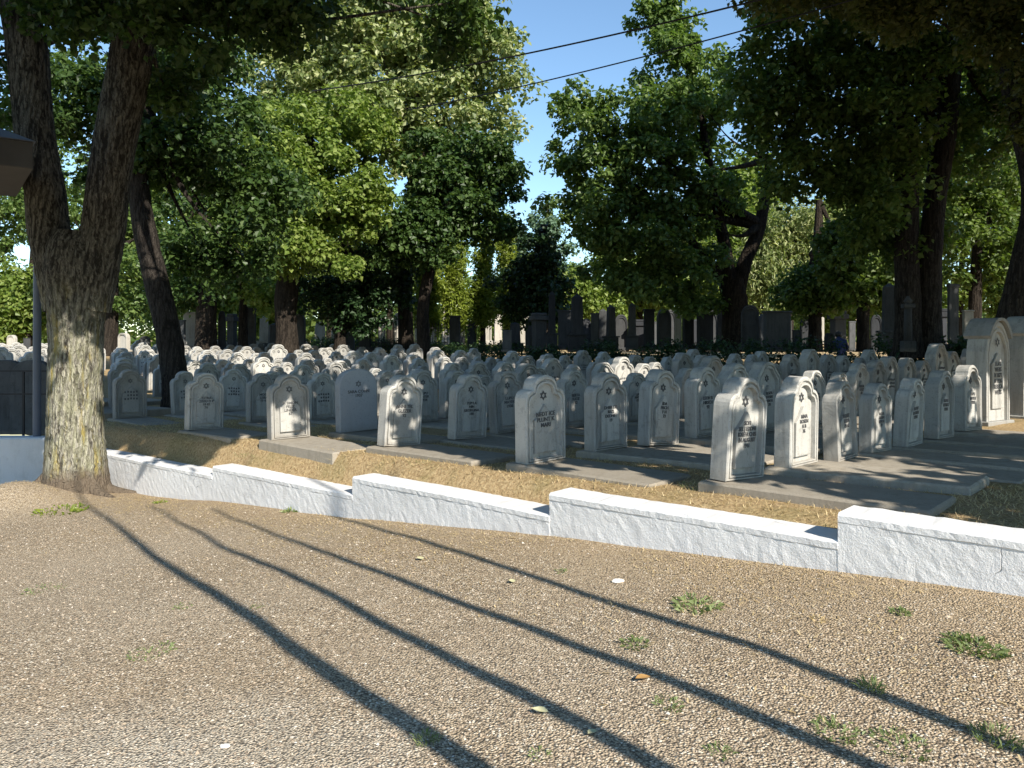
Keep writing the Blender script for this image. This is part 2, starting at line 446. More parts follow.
M['navy'] = plain_mat('navy_jacket_cloth', (.025, .035, .10), .85, .3, 30)
M['skin'] = plain_mat('skin', (.42, .25, .17), .6, .1, 20, bst=0)
M['hair'] = plain_mat('dark_hair', (.02, .015, .012), .6, .3, 40)
M['trousers'] = plain_mat('dark_trouser_cloth', (.03, .03, .035), .9, .2, 30)
def pebble_mat():
    m, n, l, bs = new_mat('loose_pebbles')
    g = n.new('ShaderNodeNewGeometry')
    c = ramp(n, l, g.outputs['Random Per Island'], [(0, (.13, .10, .075)), (.3, (.29, .22, .155)), (.6, (.43, .345, .25)), (.9, (.48, .42, .34)), (1, (.60, .55, .48))])
    l.new(c, bs.inputs['Base Color']); bs.inputs['Roughness'].default_value = .9
    return m
M['pebble'] = pebble_mat()

# ------------------------------------------------------------------ terrain
W0 = np.array([2.31, 5.49]); WD = np.array([-.737, .676]); WN = np.array([.676, .737])
def wpt(x, y, z): # point on level z (relative to the eye) under pixel x, y
    d = -z * F / (y - HY)
    return np.array([(x - CX) / F * d, d])
segs = []   # (right end, left end, top z)
P838 = np.array([(838 - CX) / F * 5.49, 5.49])
L4 = wpt(549.7, 492, -1.383); R3 = L4
L3 = wpt(352.6, 475.8, -1.59); L2 = wpt(212.5, 465.8, -1.811); L1 = wpt(105.6, 453.4, -1.948)
dirR = (P838 - wpt(1024, 539, -1.188)); dirR /= np.linalg.norm(dirR)
L1b = L1 + (L1 - L2) / np.linalg.norm(L1 - L2) * 1.25
segs.append((P838 - dirR * 5.5, P838, -1.188))
segs.append((P838, L4, -1.383)); segs.append((L4, L3, -1.59)); segs.append((L3, L2, -1.811)); segs.append((L2, L1b, -1.948))
_pl = [P838 - dirR * 5.5, P838, L4, L3, L2, L1b]
_ps = [float((p - W0) @ WD) for p in _pl]; _pn = [float((p - W0) @ WN) for p in _pl]
def wall_low(s):
    """ground level just behind the wall: a little under the top of the section beside it"""
    out = np.full(np.shape(s), 9.0)
    for ds in (-.22, 0, .22):
        q = np.asarray(s) + ds
        z = np.select([q < _ps[1], q < _ps[2], q < _ps[3], q < _ps[4]], [-1.188, -1.383, -1.59, -1.811], -1.948)
        out = np.minimum(out, z)
    return out - .035
GS = [-30, -12, -1.1, 0, 2.65, 5.77, 9.04, 12.4, 16, 25, 60]
GZ = [-1.2, -1.38, -1.543, -1.60, -1.80, -2.10, -2.32, -2.66, -2.85, -3.1, -3.6]
TS = [-30, -1.1, 0, 2.65, 5.77, 9.04, 12.4, 20, 60]
TZ = [-1.1, -1.16, -1.22, -1.40, -1.62, -1.80, -1.93, -2.0, -2.4]
def sn(x, y):
    dx, dy = x - W0[0], y - W0[1]
    s = dx * WD[0] + dy * WD[1]
    return s, dx * WN[0] + dy * WN[1] - np.interp(s, _ps, _pn)
def lump(x, y, k, a):
    return a * (np.sin(x * k + 1.3 * np.sin(y * k * .7)) * np.cos(y * k * 1.13 + .7 + np.sin(x * k * .6)))
TREE1 = px(75, 497, 13.0)
def gravel_z(x, y):
    s, n = sn(x, y)
    z = np.interp(s, GS, GZ) + lump(x, y, 1.1, .012) + lump(x, y, 3.1, .006)
    r2 = (x - TREE1.x) ** 2 + (y - TREE1.y) ** 2
    z = z + .13 * np.exp(-r2 / 1.2)
    mx, my = px(8, 490, 12.0).x, 12.0
    z = z + .42 * np.exp(-((x - mx) ** 2 / .5 + (y - my) ** 2 / .8))
    return z + EYE
def cem_z(x, y):
    s, n = sn(x, y)
    t = np.clip((n - .34) / .26, 0, 1); t = t * t * (3 - 2 * t)
    low = wall_low(s)
    high = -1.35 - .017 * np.clip(s, -8, 14) + .026 * np.clip(s - 15, 0, 22) + .03 * np.clip(n - 8, 0, 11)
    z = low * (1 - t) + high * t
    z = z + np.clip(n - 60, 0, 400) * .05
    return z + EYE + lump(x, y, 1.7, .015) * (n < 30) * (n > .8) + lump(x, y, 5.3, .006) * (n < 30)

def sheet(name, ns, ss, zf, mat):
    S, N = np.meshgrid(ss, ns)
    OF = N + np.interp(S, _ps, _pn)
    X = W0[0] + S * WD[0] + OF * WN[0]; Y = W0[1] + S * WD[1] + OF * WN[1]
    Z = zf(X, Y)
    v = np.stack([X, Y, Z], -1).reshape(-1, 3)
    a, b = len(ns), len(ss)
    i = np.arange(a - 1)[:, None] * b; k = np.arange(b - 1)[None, :]
    f = np.stack([i + k, i + b + k, i + b + k + 1, i + k + 1], -1).reshape(-1, 4)
    return link(name, np_mesh(name, v, f, True, [mat]))
fine_s = np.concatenate([np.linspace(-400, -20, 14), np.linspace(-18, 24, 300), np.linspace(27, 400, 16)])
o = sheet('gravel_ground', np.concatenate([np.linspace(-60, -11, 8), np.linspace(-10, .10, 90)]), fine_s, gravel_z, M['gravel']); tag(o, kind='structure')
o = sheet('cemetery_ground', np.concatenate([[.10, .2, .3, .4, .5, .6, .7, .8, .9], np.linspace(1.0, 20, 110), np.linspace(21, 60, 20), np.linspace(80, 900, 14)]), fine_s, cem_z, M['soil']); tag(o, kind='structure')

# loose pebbles
def pebbles():
    N = 52000
    d = 2.0 + 9.0 * rng.random(N) ** 1.7
    xs = (rng.random(N) * 1.5 - .75) * d
    s, n = sn(xs, d)
    keep = (n < -.06)
    xs, d = xs[keep], d[keep]
    z = gravel_z(xs, d)
    k = len(xs)
    r = rng.lognormal(-5.5, .30, k) * (.8 + .05 * d)
    base = np.array([[1, 0, 0], [0, 1, 0], [-1, 0, 0], [0, -1, 0], [0, 0, 1], [0, 0, -1]], float)
    v = base[None] * r[:, None, None] * (1 + .35 * rng.standard_normal((k, 6, 1))).clip(.4, 1.8)
    v[..., 2] *= .62
    a = rng.random(k) * 6.28; c, s_ = np.cos(a)[:, None], np.sin(a)[:, None]
    v = np.stack([v[..., 0] * c * 1.25 - v[..., 1] * s_, v[..., 0] * s_ * 1.25 + v[..., 1] * c, v[..., 2]], -1)
    v += np.stack([xs, d, z + r * .18], -1)[:, None, :]
    tri = np.array([[0, 1, 4], [1, 2, 4], [2, 3, 4], [3, 0, 4], [1, 0, 5], [2, 1, 5], [3, 2, 5], [0, 3, 5]])
    f = (np.arange(k)[:, None, None] * 6 + tri[None]).reshape(-1, 3)
    o = link('loose_gravel', np_mesh('loose_gravel', v.reshape(-1, 3), f, False, [M['pebble']]))
    tag(o, 'loose brown and grey pebbles strewn over the gravel yard', 'gravel', kind='stuff')
pebbles()

# ------------------------------------------------------------------ white stepped wall
wall = empty('white_boundary_wall', (P838[0], P838[1], EYE - 1.7))
tag(wall, 'low white painted wall stepping down along the gravel yard', 'wall', None, 'thing')
def wall_section(a, b, zt, thick=.34):
    a, b = np.array(a), np.array(b)
    L = np.linalg.norm(b - a); d = (b - a) / L; n = np.array([d[1], -d[0]])
    if n @ np.array([.7, .7]) < 0: n = -n
    m = max(8, int(L / .05)); 
    prof = [(0, -1.2), (0, -.075), (-.005, -.068), (-.006, -.024), (.012, -.004), (thick - .02, 0), (thick, -.02), (thick, -1.2)]
    if zt > -1.3: prof = [(0, -1.2)] + [(0, -.6 + .06 * i) for i in range(9)] + prof[1:]
    else: prof = [(0, -1.2)] + [(0, -.6 + .06 * i) for i in range(9)] + prof[1:]
    r2 = np.random.default_rng(int(abs(zt) * 1000))
    vs = []
    for i in range(m + 1):
        p = a + d * L * i / m
        for j, (u, z) in enumerate(prof):
            jn = .0015 * r2.standard_normal() + .005 * math.sin(i * .13 + j * .4)
            jz = .003 * math.sin(i * .11 + zt * 9) + .0015 * r2.standard_normal()
            q = p + n * (u + jn)
            vs.append((q[0] - P838[0], q[1] - P838[1], zt + z + jz + 1.7))
    k = len(prof)
    fs = [(i * k + j, i * k + j + 1, (i + 1) * k + j + 1, (i + 1) * k + j) for i in range(m) for j in range(k - 1)]
    fs += [tuple(range(k)), tuple(reversed(range(m * k, (m + 1) * k)))]
    mb = MB(); mb.add(vs, fs, 0, False)
    mb.build('wall_section', M['wall'], wall)
for a, b, z in segs: wall_section(a, b, z)
# the return of the wall beyond the big tree, square to the view
A0 = px(66, 438, 14.6); B0 = px(-160, 439, 14.6)
wl0 = empty('shaded_return_wall', (A0.x, A0.y, A0.z - .5)); tag(wl0, 'taller wall return in the shade between the big lichened trunk and the frame edge', 'wall', None, 'thing')
mb = MB(); mb.box(((B0.x - A0.x) / 2, .22, -.25), (abs(B0.x - A0.x), .4, 1.5), 0, 0, .03); mb.build('wall_section', M['wall'], wl0)

# ------------------------------------------------------------------ headstones
H0 = 0.895
def outline(W, h, kind='arch'):
    pts = [(-W / 2, 0), (-W / 2, .25 * h), (-W / 2, .5 * h), (-W / 2, .72 * h)]
    if kind == 'arch':
        for t in np.linspace(0, 1, 6)[1:]:
            a = t * math.pi / 2
            pts.append((-W / 2 + (W * .19) * (1 - math.cos(a)), .72 * h + .125 * h * math.sin(a)))
        pts.append((-W * .285, .875 * h))
        for t in np.linspace(0, 1, 7)[1:]:
            a = t * math.pi / 2
            pts.append((-W * .285 + W * .285 * math.sin(a) ** 1.0 if False else -W * .285 * math.cos(a), .875 * h + .125 * h * math.sin(a)))
    elif kind == 'round':
        for t in np.linspace(0, 1, 12)[1:]:
            a = t * math.pi / 2
            pts.append((-W / 2 * math.cos(a) ** .8, .72 * h + .28 * h * math.sin(a)))
    elif kind == 'gable':
        pts += [(-W * .47, .80 * h), (-W * .36, .865 * h), (-W * .29, .90 * h), (-W * .23, .96 * h), (-W * .14, .99 * h), (0, h)]
    elif kind == 'point':
        for t in np.linspace(0, 1, 9)[1:]:
            pts.append((-W / 2 * (1 - t) ** .75 if t < 1 else 0, .80 * h + .20 * h * math.sin(t * math.pi / 2) ** 1.15))
    full = pts + [(-x, y) for x, y in reversed(pts[:-1])]
    return full

def ogee(w, y0, y1, yt):
    pts = [(-w / 2, y0), (-w / 2, y1)]
    for t in np.linspace(0, 1, 6)[1:]:
        pts.append((-w / 2 + w / 2 * t ** .8, y1 + (yt - y1) * (t ** 2.2 * .45 + .55 * math.sin(t * math.pi / 2))))
    return pts + [(-x, y) for x, y in reversed(pts[:-1])]

def tablet_geo(mb, W=.60, T=.165, h=H0, kind='arch', plain=False):
    """tablet standing on z=0, its face looking along -Y"""
    out = outline(W, h, kind); n = len(out)
    def ring(k, y):
        return [(x * k if k < 1 else x, y, (.33 * h + (z - .33 * h) * (1 - (1 - k) * .62))) for x, z in out]
    b = .012
    rings = [ring(1 - b / W * 2, T / 2), ring(1, T / 2 - b), ring(1, -T / 2 + b), ring(1 - b / W * 2, -T / 2)]
    if not plain:
        rings += [ring(.90, -T / 2), ring(.875, -T / 2 + .026), ring(.845, -T / 2 + .026), ring(.835, -T / 2 + .004), ring(.775, -T / 2 + .004), ring(.76, -T / 2 + .05)]
    vs = [p for r in rings for p in r]; fs = []
    for r in range(len(rings) - 1):
        for k in range(n):
            k2 = (k + 1) % n
            fs.append((r * n + k, r * n + k2, (r + 1) * n + k2, (r + 1) * n + k))
    fs.append(tuple(range(n)))
    fs.append(tuple(reversed(range((len(rings) - 1) * n, len(rings) * n))))
    # straight foot so the base stays on the ground
    vs = [(x, y, 0.0 if z < .002 else z) for x, y, z in vs]
    mb.add(vs, [tuple(reversed(f)) for f in fs])

def plate_geo(mb, poly, y_front, thick, mi=0):
    n = len(poly)
    c = (sum(p[0] for p in poly) / n, sum(p[1] for p in poly) / n)
    inn = [(c[0] + (x - c[0]) * .955, c[1] + (z - c[1]) * .975) for x, z in poly]
    vs = [(x, y_front + thick, z) for x, z in poly] + [(x, y_front + .004, z) for x, z in poly] + [(x, y_front, z) for x, z in inn]
    fs = [tuple(range(2 * n, 3 * n))]
    for r in range(2):
        for k in range(n):
            k2 = (k + 1) % n
            fs.append((r * n + k, r * n + k2, (r + 1) * n + k2, (r + 1) * n + k))
    mb.add(vs, [tuple(reversed(f)) for f in fs], mi)

def panel_geo(mb, W, h, T):
    plate_geo(mb, ogee(W * .52, .11 * h, .49 * h, .665 * h), -T / 2 + .014, .045)

def star_geo(mb, c, r, y, w=.010, mi=0):
    for flip in (1, -1):
        for k in range(3):
            a0 = math.pi / 2 * flip + k * 2 * math.pi / 3; a1 = a0 + 2 * math.pi / 3
            yy = y - (.0015 if flip > 0 else 0)
            p0 = np.array([math.cos(a0), math.sin(a0)]) * r; p1 = np.array([math.cos(a1), math.sin(a1)]) * r
            q0, q1 = p0 * (1 - w / r * 1.0) , p1 * (1 - w / r * 1.0)
            vs = [(c[0] + p[0], yy, c[1] + p[1]) for p in (p0, p1, q1, q0)]
            mb.add(vs + [(v[0], v[1] + .008, v[2]) for v in vs], [(0, 1, 2, 3), (7, 6, 5, 4), (0, 4, 5, 1), (1, 5, 6, 2), (2, 6, 7, 3), (3, 7, 4, 0)], mi)

_txt = {}
def text_mesh(lines, size, key):
    if key in _txt: return _txt[key]
    cu = bpy.data.curves.new('inscription', 'FONT'); cu.body = '\n'.join(lines); cu.size = size; cu.align_x = 'CENTER'
    cu.space_line = .95; cu.extrude = .003; cu.resolution_u = 2; cu.offset = size * .02
    ob = bpy.data.objects.new('inscription', cu); col.objects.link(ob)
    dg = bpy.context.evaluated_depsgraph_get()
    me = bpy.data.meshes.new_from_object(ob.evaluated_get(dg))
    bpy.data.objects.remove(ob)
    me.transform(Matrix.Rotation(R(90), 4, 'X'))
    me.materials.clear(); me.materials.append(M['ink'])
    _txt[key] = me
    return me

TEX = {
    740: ['SOFI', 'SEL J EDDNI', 'IOSEFA CHIS', 'IN AUGUST', '1941'],
    543: ['NEDT ICE', 'PLUNT K', 'MARI'],
    605: ['DHER DR', 'REZI', 'DEDNI I', '19'],
    290: ['H SIMON', 'FELIZ', 'LINDER', '67'],
    400: ['ANNI TEL', 'GLEZER', '92'],
    468: ['PEPI LA', 'NIN', 'GEORGINA', '188'],
    205: ['ESTRA', 'ZISSU D P', '18 82', '76'],
    130: ['ADOLF', 'MOSSE', 'F LEIB', '84'],
    657: ['IDA', 'FISCH', 'F H', '73'],
    703: ['LEON B', 'HIRSCH', '92'],
    795: ['MINA', 'ROSEN', 'H B', '76'],
    322: ['ITZIC', 'MARCU F', '8 9', '87'],
    357: ['SARA COHN', '1937'],
}
GEN = [['LUPU', 'MAYER', '1938'], ['ROZA', 'STERN', 'BEN H', '79'], ['MOISE', 'LEIBA', '19 41'], ['BERTA', 'KATZ', '82']]

TAB, STARM, PANELM, LOD = {}, {}, {}, {}
def variant(k):
    kinds = {'a': (.555, .185, 'arch'), 'b': (.55, .18, 'arch'), 'c': (.55, .185, 'gable'), 'p': (.60, .16, 'round')}
    W, T, kd = kinds[k]
    if k not in TAB:
        mb = MB(); tablet_geo(mb, W, T, H0, kd, k == 'p'); TAB[k] = mb.mesh('tablet', [M['stone_plain'] if k == 'p' else M['stone']])
        mb2 = MB(); panel_geo(mb2, W, H0, T); PANELM[k] = mb2.mesh('name_panel', [M['stone']])
        mb3 = MB(); star_geo(mb3, (0, .765 * H0), .050, -T / 2 + (.040 if k != 'p' else -.003), .013); STARM[k] = mb3.mesh('star', [M['ink']])
        mb4 = MB(); tablet_geo(mb4, W, T, H0, kd, k == 'p')
        if k != 'p': panel_geo(mb4, W, H0, T)
        star_geo(mb4, (0, .765 * H0), .047, -T / 2 + (.040 if k != 'p' else -.003), .013, 1)
        for q in range(3):
            yy = (.52 - .07 * q) * H0
            for xx in np.linspace(-.10, .10, 5)[(q % 2):]:
                zc = yy + .004 * math.sin(xx * 90 + q)
                vs = [(xx - .012, -T / 2 + .006, zc), (xx + .013, -T / 2 + .006, zc), (xx + .013, -T / 2 + .006, zc + .034), (xx - .012, -T / 2 + .006, zc + .034)]
                mb4.add(vs + [(v[0], v[1] + .008, v[2]) for v in vs], [(0, 1, 2, 3), (0, 4, 5, 1), (1, 5, 6, 2), (2, 6, 7, 3), (3, 7, 4, 0)], 1)
        LOD[k] = mb4.mesh('headstone', [M['stone_plain'] if k == 'p' else M['stone'], M['ink']])
    return W, T

FACE, SLAB_ROT = R(41), R(48)      # rotation that turns -Y towards the graves' feet
ORD = ['first', 'second', 'third', 'fourth', 'fifth', 'sixth', 'seventh', 'eighth', 'ninth', 'tenth', 'eleventh', 'twelfth', 'thirteenth', 'fourteenth', 'fifteenth', 'sixteenth', 'seventeenth', 'eighteenth', 'nineteenth', 'twentieth', 'twenty-first', 'twenty-second', 'twenty-third', 'twenty-fourth', 'twenty-fifth']
stone_r = np.random.default_rng(5)
def headstone(x, y, zb, hs, k, label, text=None, near=True, rz=0.0):
    W, T = variant(k)
    rot = FACE + rz
    if near:
        t = empty('headstone', (x, y, zb), rot); t.scale = (hs, hs, hs)
        link('tablet', TAB[k], t)
        if k != 'p': link('name_panel', PANELM[k], t)
        link('star', STARM[k], t)
        lines = text or GEN[stone_r.integers(4)]
        me = text_mesh(lines, .052 if len(lines) > 3 else .060, tuple(lines))
        ins = link('inscription', me, t)
        ins.location = (0, -T / 2 + (.0115 if k != 'p' else -.0015), (.535 if k != 'p' else .62) * H0)
        wmax = max(v.co.x for v in me.vertices) - min(v.co.x for v in me.vertices)
        sx = min(1, W * (.47 if k != 'p' else .6) / wmax); ins.scale = (sx, 1, min(1, sx * 1.25))
    else:
        t = link('headstone', LOD[k], None, (x, y, zb)); t.rotation_euler = (0, 0, rot); t.scale = (hs, hs, hs)
    tilt = stone_r.normal(0, R(1.7), 2)
    t.rotation_euler = (tilt[0], tilt[1], rot)
    tag(t, label, 'gravestone', 'headstones in rows')
    return t
slab_meshes = []
for q in range(4):
    mb = MB(); L = 1.86 + .06 * q; mb.box((0, -L / 2 + .20, -.11), (.78 + .02 * q, L, .22), 0, 0, .018)
    slab_meshes.append(mb.mesh('grave_slab', [M['slab']]))
def slab(x, y, zb, label, rz=0.0):
    zg = float(cem_z(x, y)); zb = min(max(zb, zg + .045), zg + .09)
    o = link('grave_slab', slab_meshes[stone_r.integers(4)], None, (x, y, zb - .002)); o.rotation_euler = (stone_r.normal(0, R(.7)), stone_r.normal(0, R(.7)), SLAB_ROT + rz)
    tag(o, label, 'grave slab', 'concrete slabs at the foot of the headstones', 'thing')
    return o

# measured stones: x px of the middle, base y px, height px, row j, place i, variant, extra distance factor
meas = {
 (0, 0): (737, 474, 97, 'a'), (0, 1): (796, 463, 87, 'a'), (0, 2): (841, 461, 80, 'a'), (0, 3): (875, 458, 75, 'a'), (0, 4): (907.5, 448.5, 71, 'a'), (0, 5): (939, 437.5, 67, 'c'), (0, 6): (967, 427, 62, 'a'),
 (1, 0): (541, 456.5, 82, 'a'), (1, 1): (606, 447, 74, 'a'), (1, 2): (658, 441, 71, 'a'), (1, 3): (703, 433, 66, 'a'),
 (2, 0): (399, 445, 70, 'a'), (2, 1): (467, 438, 64, 'a'), (2, 2): (508, 432, 61, 'b'), (2, 3): (573, 427, 57.5, 'a'),
 (3, 0): (289, 438, 64, 'a'), (3, 1): (357, 429, 60, 'p'), (3, 2): (422, 422, 52, 'a'),
 (4, 0): (204, 429, 56.5, 'a'), (4, 1): (262, 424, 51, 'b'), (4, 2): (322, 422, 49.5, 'a'),
 (5, 0): (130, 418, 48.5, 'a'), (5, 1): (186, 417, 46, 'b'), (5, 2): (232, 413, 44, 'b'),
}
front_labels = {
 (0, 0): 'arched headstone standing alone in front with a worn tan side face, five text lines',
 (0, 1): 'weathered arched headstone with a rough knotty edge, just behind the foremost stone',
 (1, 0): 'arched headstone with warm lit side, standing on the sunlit slab above the middle wall step',
 (1, 1): 'arched headstone with bold black letters and star beside the sunlit-slab stone',
 (2, 0): 'stained arched headstone with faint letters, on the long slab over the third wall section',
 (3, 0): 'grey arched headstone with four dark text lines, in front of the smooth bluish stone',
 (3, 1): 'smooth pale bluish headstone with a plain rounded top and two short text lines',
 (4, 0): 'dim grey arched headstone with dark star beside the leaning dark trunk',
 (5, 0): 'dim arched headstone between the big lichened trunk and the leaning dark trunk',
}
row0 = {}   # lattice anchors i=0 for every row
HSC = {0: 1.04, 1: 1.06, 2: 1.08, 3: 1.10, 4: 1.12, 5: 1.15}
placed = {}
for (j, i), (xp, yb, hp, k) in meas.items():
    hs = HSC[j]
    d = F * H0 * hs / hp
    placed[(j, i)] = ((xp - CX) / F * d, d, EYE - (yb - HY) / F * d, hs, k)
U = np.array([.743, .669]); V = np.array([-.78, .626])
for j in range(0, 22):
    if (j, 0) in placed: row0[j] = np.array(placed[(j, 0)][:2])
    else: row0[j] = row0[j - 1] + V * 2.22
n_i = {0: 7, 1: 17, 2: 16, 3: 15}
for j in range(1, 22):
    last = max([i for (jj, i) in placed if jj == j], default=-1)
    start = np.array(placed[(j, last)][:2]) if last >= 0 else row0[j] - U * (.82 if j < 5 else .93)
    for i in range(last + 1, 24):
        p = start + U * (.82 if j < 5 else .93) * (i - last) + stone_r.normal(0, .07, 2)
        s, n = sn(p[0], p[1])
        if n > 16.8: break
        if p[1] > 46 or abs(p[0] / p[1]) > .70 or n < .9: continue
        if abs(p[0] / p[1] - (178 - CX) / F) < .018 and 17.2 < p[1] < 20.6: continue   # the leaning trunk stands here
        zb = EYE - 1.275 - .017 * min(s, 14) + .026 * min(max(s - 15, 0), 22) + .03 * max(n - 8, 0) + stone_r.normal(0, .03)
        k = 'c' if (j <= 4 and i >= 4 and stone_r.random() < .6) else ('b' if stone_r.random() < .4 else 'a')
        placed[(j, i)] = (p[0], p[1], zb, 1.08 + stone_r.normal(0, .085), k)
for key_ in sorted(placed, key=lambda q: placed[q][1])[296:]: del placed[key_]
for (j, i), (x, y, zb, hs, k) in sorted(placed.items()):
    near = y < 15.5
    zg_ = float(cem_z(x, y)); zs_ = min(max(zb, zg_ + .05), zg_ + .085)     # every stone stands on its low slab, its top where the photograph has it
    hs *= min(1.12, max(.9, (zb + H0 * hs - zs_) / (H0 * hs))); zb = zs_
    if (j, i) in front_labels: lab = front_labels[(j, i)]
    else: lab = f'arched headstone {ORD[i]} from the white wall in the {ORD[j]} row from the tall monuments'
    txt = None
    if (j, i) in meas: txt = TEX.get({(0,0):740,(1,0):543,(1,1):605,(3,0):290,(2,0):400,(2,1):468,(4,0):205,(5,0):130,(1,2):657,(1,3):703,(0,1):795,(4,2):322,(3,1):357}.get((j, i)))
    headstone(x, y, zb, hs, k, lab, txt, near, stone_r.normal(0, R(2.2)))
    if y < 21 or i < 2:
        slab(x, y, zb, f'concrete grave slab before the {ORD[i]} headstone from the wall, {ORD[j]} row from the tall monuments')
# slab tagged by its own headstone: front ones get a look of their own

# tall monuments at the end of the first row
def monument(xp, yt, yb, d, wpx_front, label):
    h = (yb - yt) / F * d
    base = px(xp, yb, d)
    t = empty('tall_monument', base, FACE - R(9))
    W, T = .74, .34
    mb = MB(); mb.box((0, 0, .06), (W + .10, T + .10, .12), 0, 0, .012); mb.build('plinth', M['stone_big'], t)
    mb = MB(); tablet_geo(mb, W, T, h - .02, 'point'); o = mb.build('tablet', M['stone_big'], t); o.location = (0, 0, .0)
    # overhanging roof cap following the outline
    out = [p for p in outline(W, h, 'point') if p[1] > .79 * h]
    outer = [(x * 1.13, z + .05) for x, z in out]; n = len(out)
    vs = []
    for y in (-T / 2 - .05, T / 2 + .04):
        vs += [(x, y, z) for x, z in outer] + [(x * .99, y, z) for x, z in out]
    fs = []
    for k in range(n - 1):
        fs += [(k, k + 1, n + k + 1, n + k), (2 * n + k + 1, 2 * n + k, 3 * n + k, 3 * n + k + 1), (k + 1, k, 2 * n + k, 2 * n + k + 1), (n + k, n + k + 1, 3 * n + k + 1, 3 * n + k)]
    fs += [(0, n, 3 * n, 2 * n), (n - 1, 3 * n - 1, 4 * n - 1, 2 * n - 1)]
    mb = MB(); mb.add(vs, fs); mb.build('roof_cap', M['stone_big'], t)
    mb = MB(); plate_geo(mb, ogee(W * .46, .18 * h, .60 * h, .70 * h), -T / 2 + .012, .03); mb.build('name_panel', M['stone_big'], t)
    mb = MB(); star_geo(mb, (0, .80 * h), .075, -T / 2 + .016, .015); mb.build('star', M['ink'], t)
    lines = ['ELIAS', 'WEISS', 'N 1871', 'M 1936', 'REBECA', 'WEISS']
    ins = link('inscription', text_mesh(lines, .105, 'mon'), t); ins.location = (0, -T / 2 + .009, .58 * h); ins.scale = (.75, 1, .95)
    tag(t, label, 'monument', 'tall monuments at the end of the first row')
monument(988, 321, 427, 13.0, 30, 'tall pale gabled monument at the end of the first row, panel of worn text')
monument(1024, 319, 421, 13.9, 30, 'tall sunlit gabled monument cut by the picture edge, past its twin')
for xp, yb, d, q in ((1000, 433, 12.3, 0), (1040, 426, 13.0, 1), (985, 441, 11.6, 2)):
    p = px(xp, yb, d)
    o = link('grave_slab', slab_meshes[q], None, p); o.rotation_euler = (0, 0, SLAB_ROT)
    tag(o, ['long slab at the foot of the tall gabled monument', 'long slab at the foot of the tall monument on the picture edge', 'sunlit slab just before the tall gabled monument'][q], 'grave slab', 'concrete slabs at the foot of the headstones', 'thing')

# ------------------------------------------------------------------ trees
def leaves_np(centers, radii, per, size, seed=0, droop=0.25, flat=.7, aspect=.8):
    """leaf quads in clumps; returns verts (n,4,3)"""
    r = np.random.default_rng(seed)
    C = np.repeat(centers, per, axis=0); Rr = np.repeat(radii, per, axis=0)
    n = len(C)
    d = r.standard_normal((n, 3)); d /= np.linalg.norm(d, axis=1)[:, None]
    rad = r.random(n) ** (1 / 2.2)
    off = d * rad[:, None] * Rr
    P = C + off
    nor = d * .55 + r.standard_normal((n, 3)) * .55 + np.array([0, 0, flat])
    nor /= np.linalg.norm(nor, axis=1)[:, None]
    t = r.standard_normal((n, 3)); t[:, 2] -= droop * 2
    t -= nor * (t * nor).sum(1)[:, None]; t /= np.linalg.norm(t, axis=1)[:, None]
    b = np.cross(nor, t)
    s = size * (.65 + .7 * r.random(n))[:, None]
    w = s * aspect * .5
    v0 = P; v2 = P + t * s - nor * s * .10
    m = P + t * s * .42
    v1 = m + b * w + nor * s * .12; v3 = m - b * w + nor * s * .12
    return np.stack([v0, v1, v2, v3], 1)

def leaf_mesh(name, quads, mat):
    v = quads.reshape(-1, 3); f = np.arange(len(v)).reshape(-1, 4)
    return np_mesh(name, v, f, False, [mat])

def ell(x, y, rx, ry, d, dep=None):
    """ellipsoid seen at pixels"""
    c = px(x, y, d); a, b = rx / F * d, ry / F * d
    return (np.array(c), np.array([a, dep if dep else (a + b) / 2 * .8, b]))

def clump_centers(ells, n, seed, shell=.6):
    r = np.random.default_rng(seed)
    vol = np.array([e[1].prod() ** (2 / 3) for e in ells]); cnt = np.maximum(1, (n * vol / vol.sum()).astype(int))
    out = []
    for (c, a), k in zip(ells, cnt):
        d = r.standard_normal((k, 3)); d /= np.linalg.norm(d, axis=1)[:, None]
        rad = shell + (1 - shell) * r.random(k) + .06 * r.standard_normal(k)
        inner = r.random(k) < .25
        rad[inner] = r.random(inner.sum()) * shell
        out.append(c + d * rad[:, None] * a)
    return np.concatenate(out)

def trunk_mesh(parts, mat, origin, n=16, jig=.05, res=24):
    """parts: lists of (x,y,z,r) ; one mesh"""
    vs, fs, o = [], [], 0
    for k, p in enumerate(parts):
        q = spline(p, res if len(p) > 2 else 8)
        v, f = tube_np(q[:, :3], np.abs(q[:, 3]), n, jig, k)
        vs.append(v); fs.append(f + o); o += len(v)
    return np_mesh('trunk', np.concatenate(vs) - np.array(origin), np.concatenate(fs), True, [mat])

def ppt(x, y, d, rpx):
    p = px(x, y, d); return (p.x, p.y, p.z, rpx  / F * d)

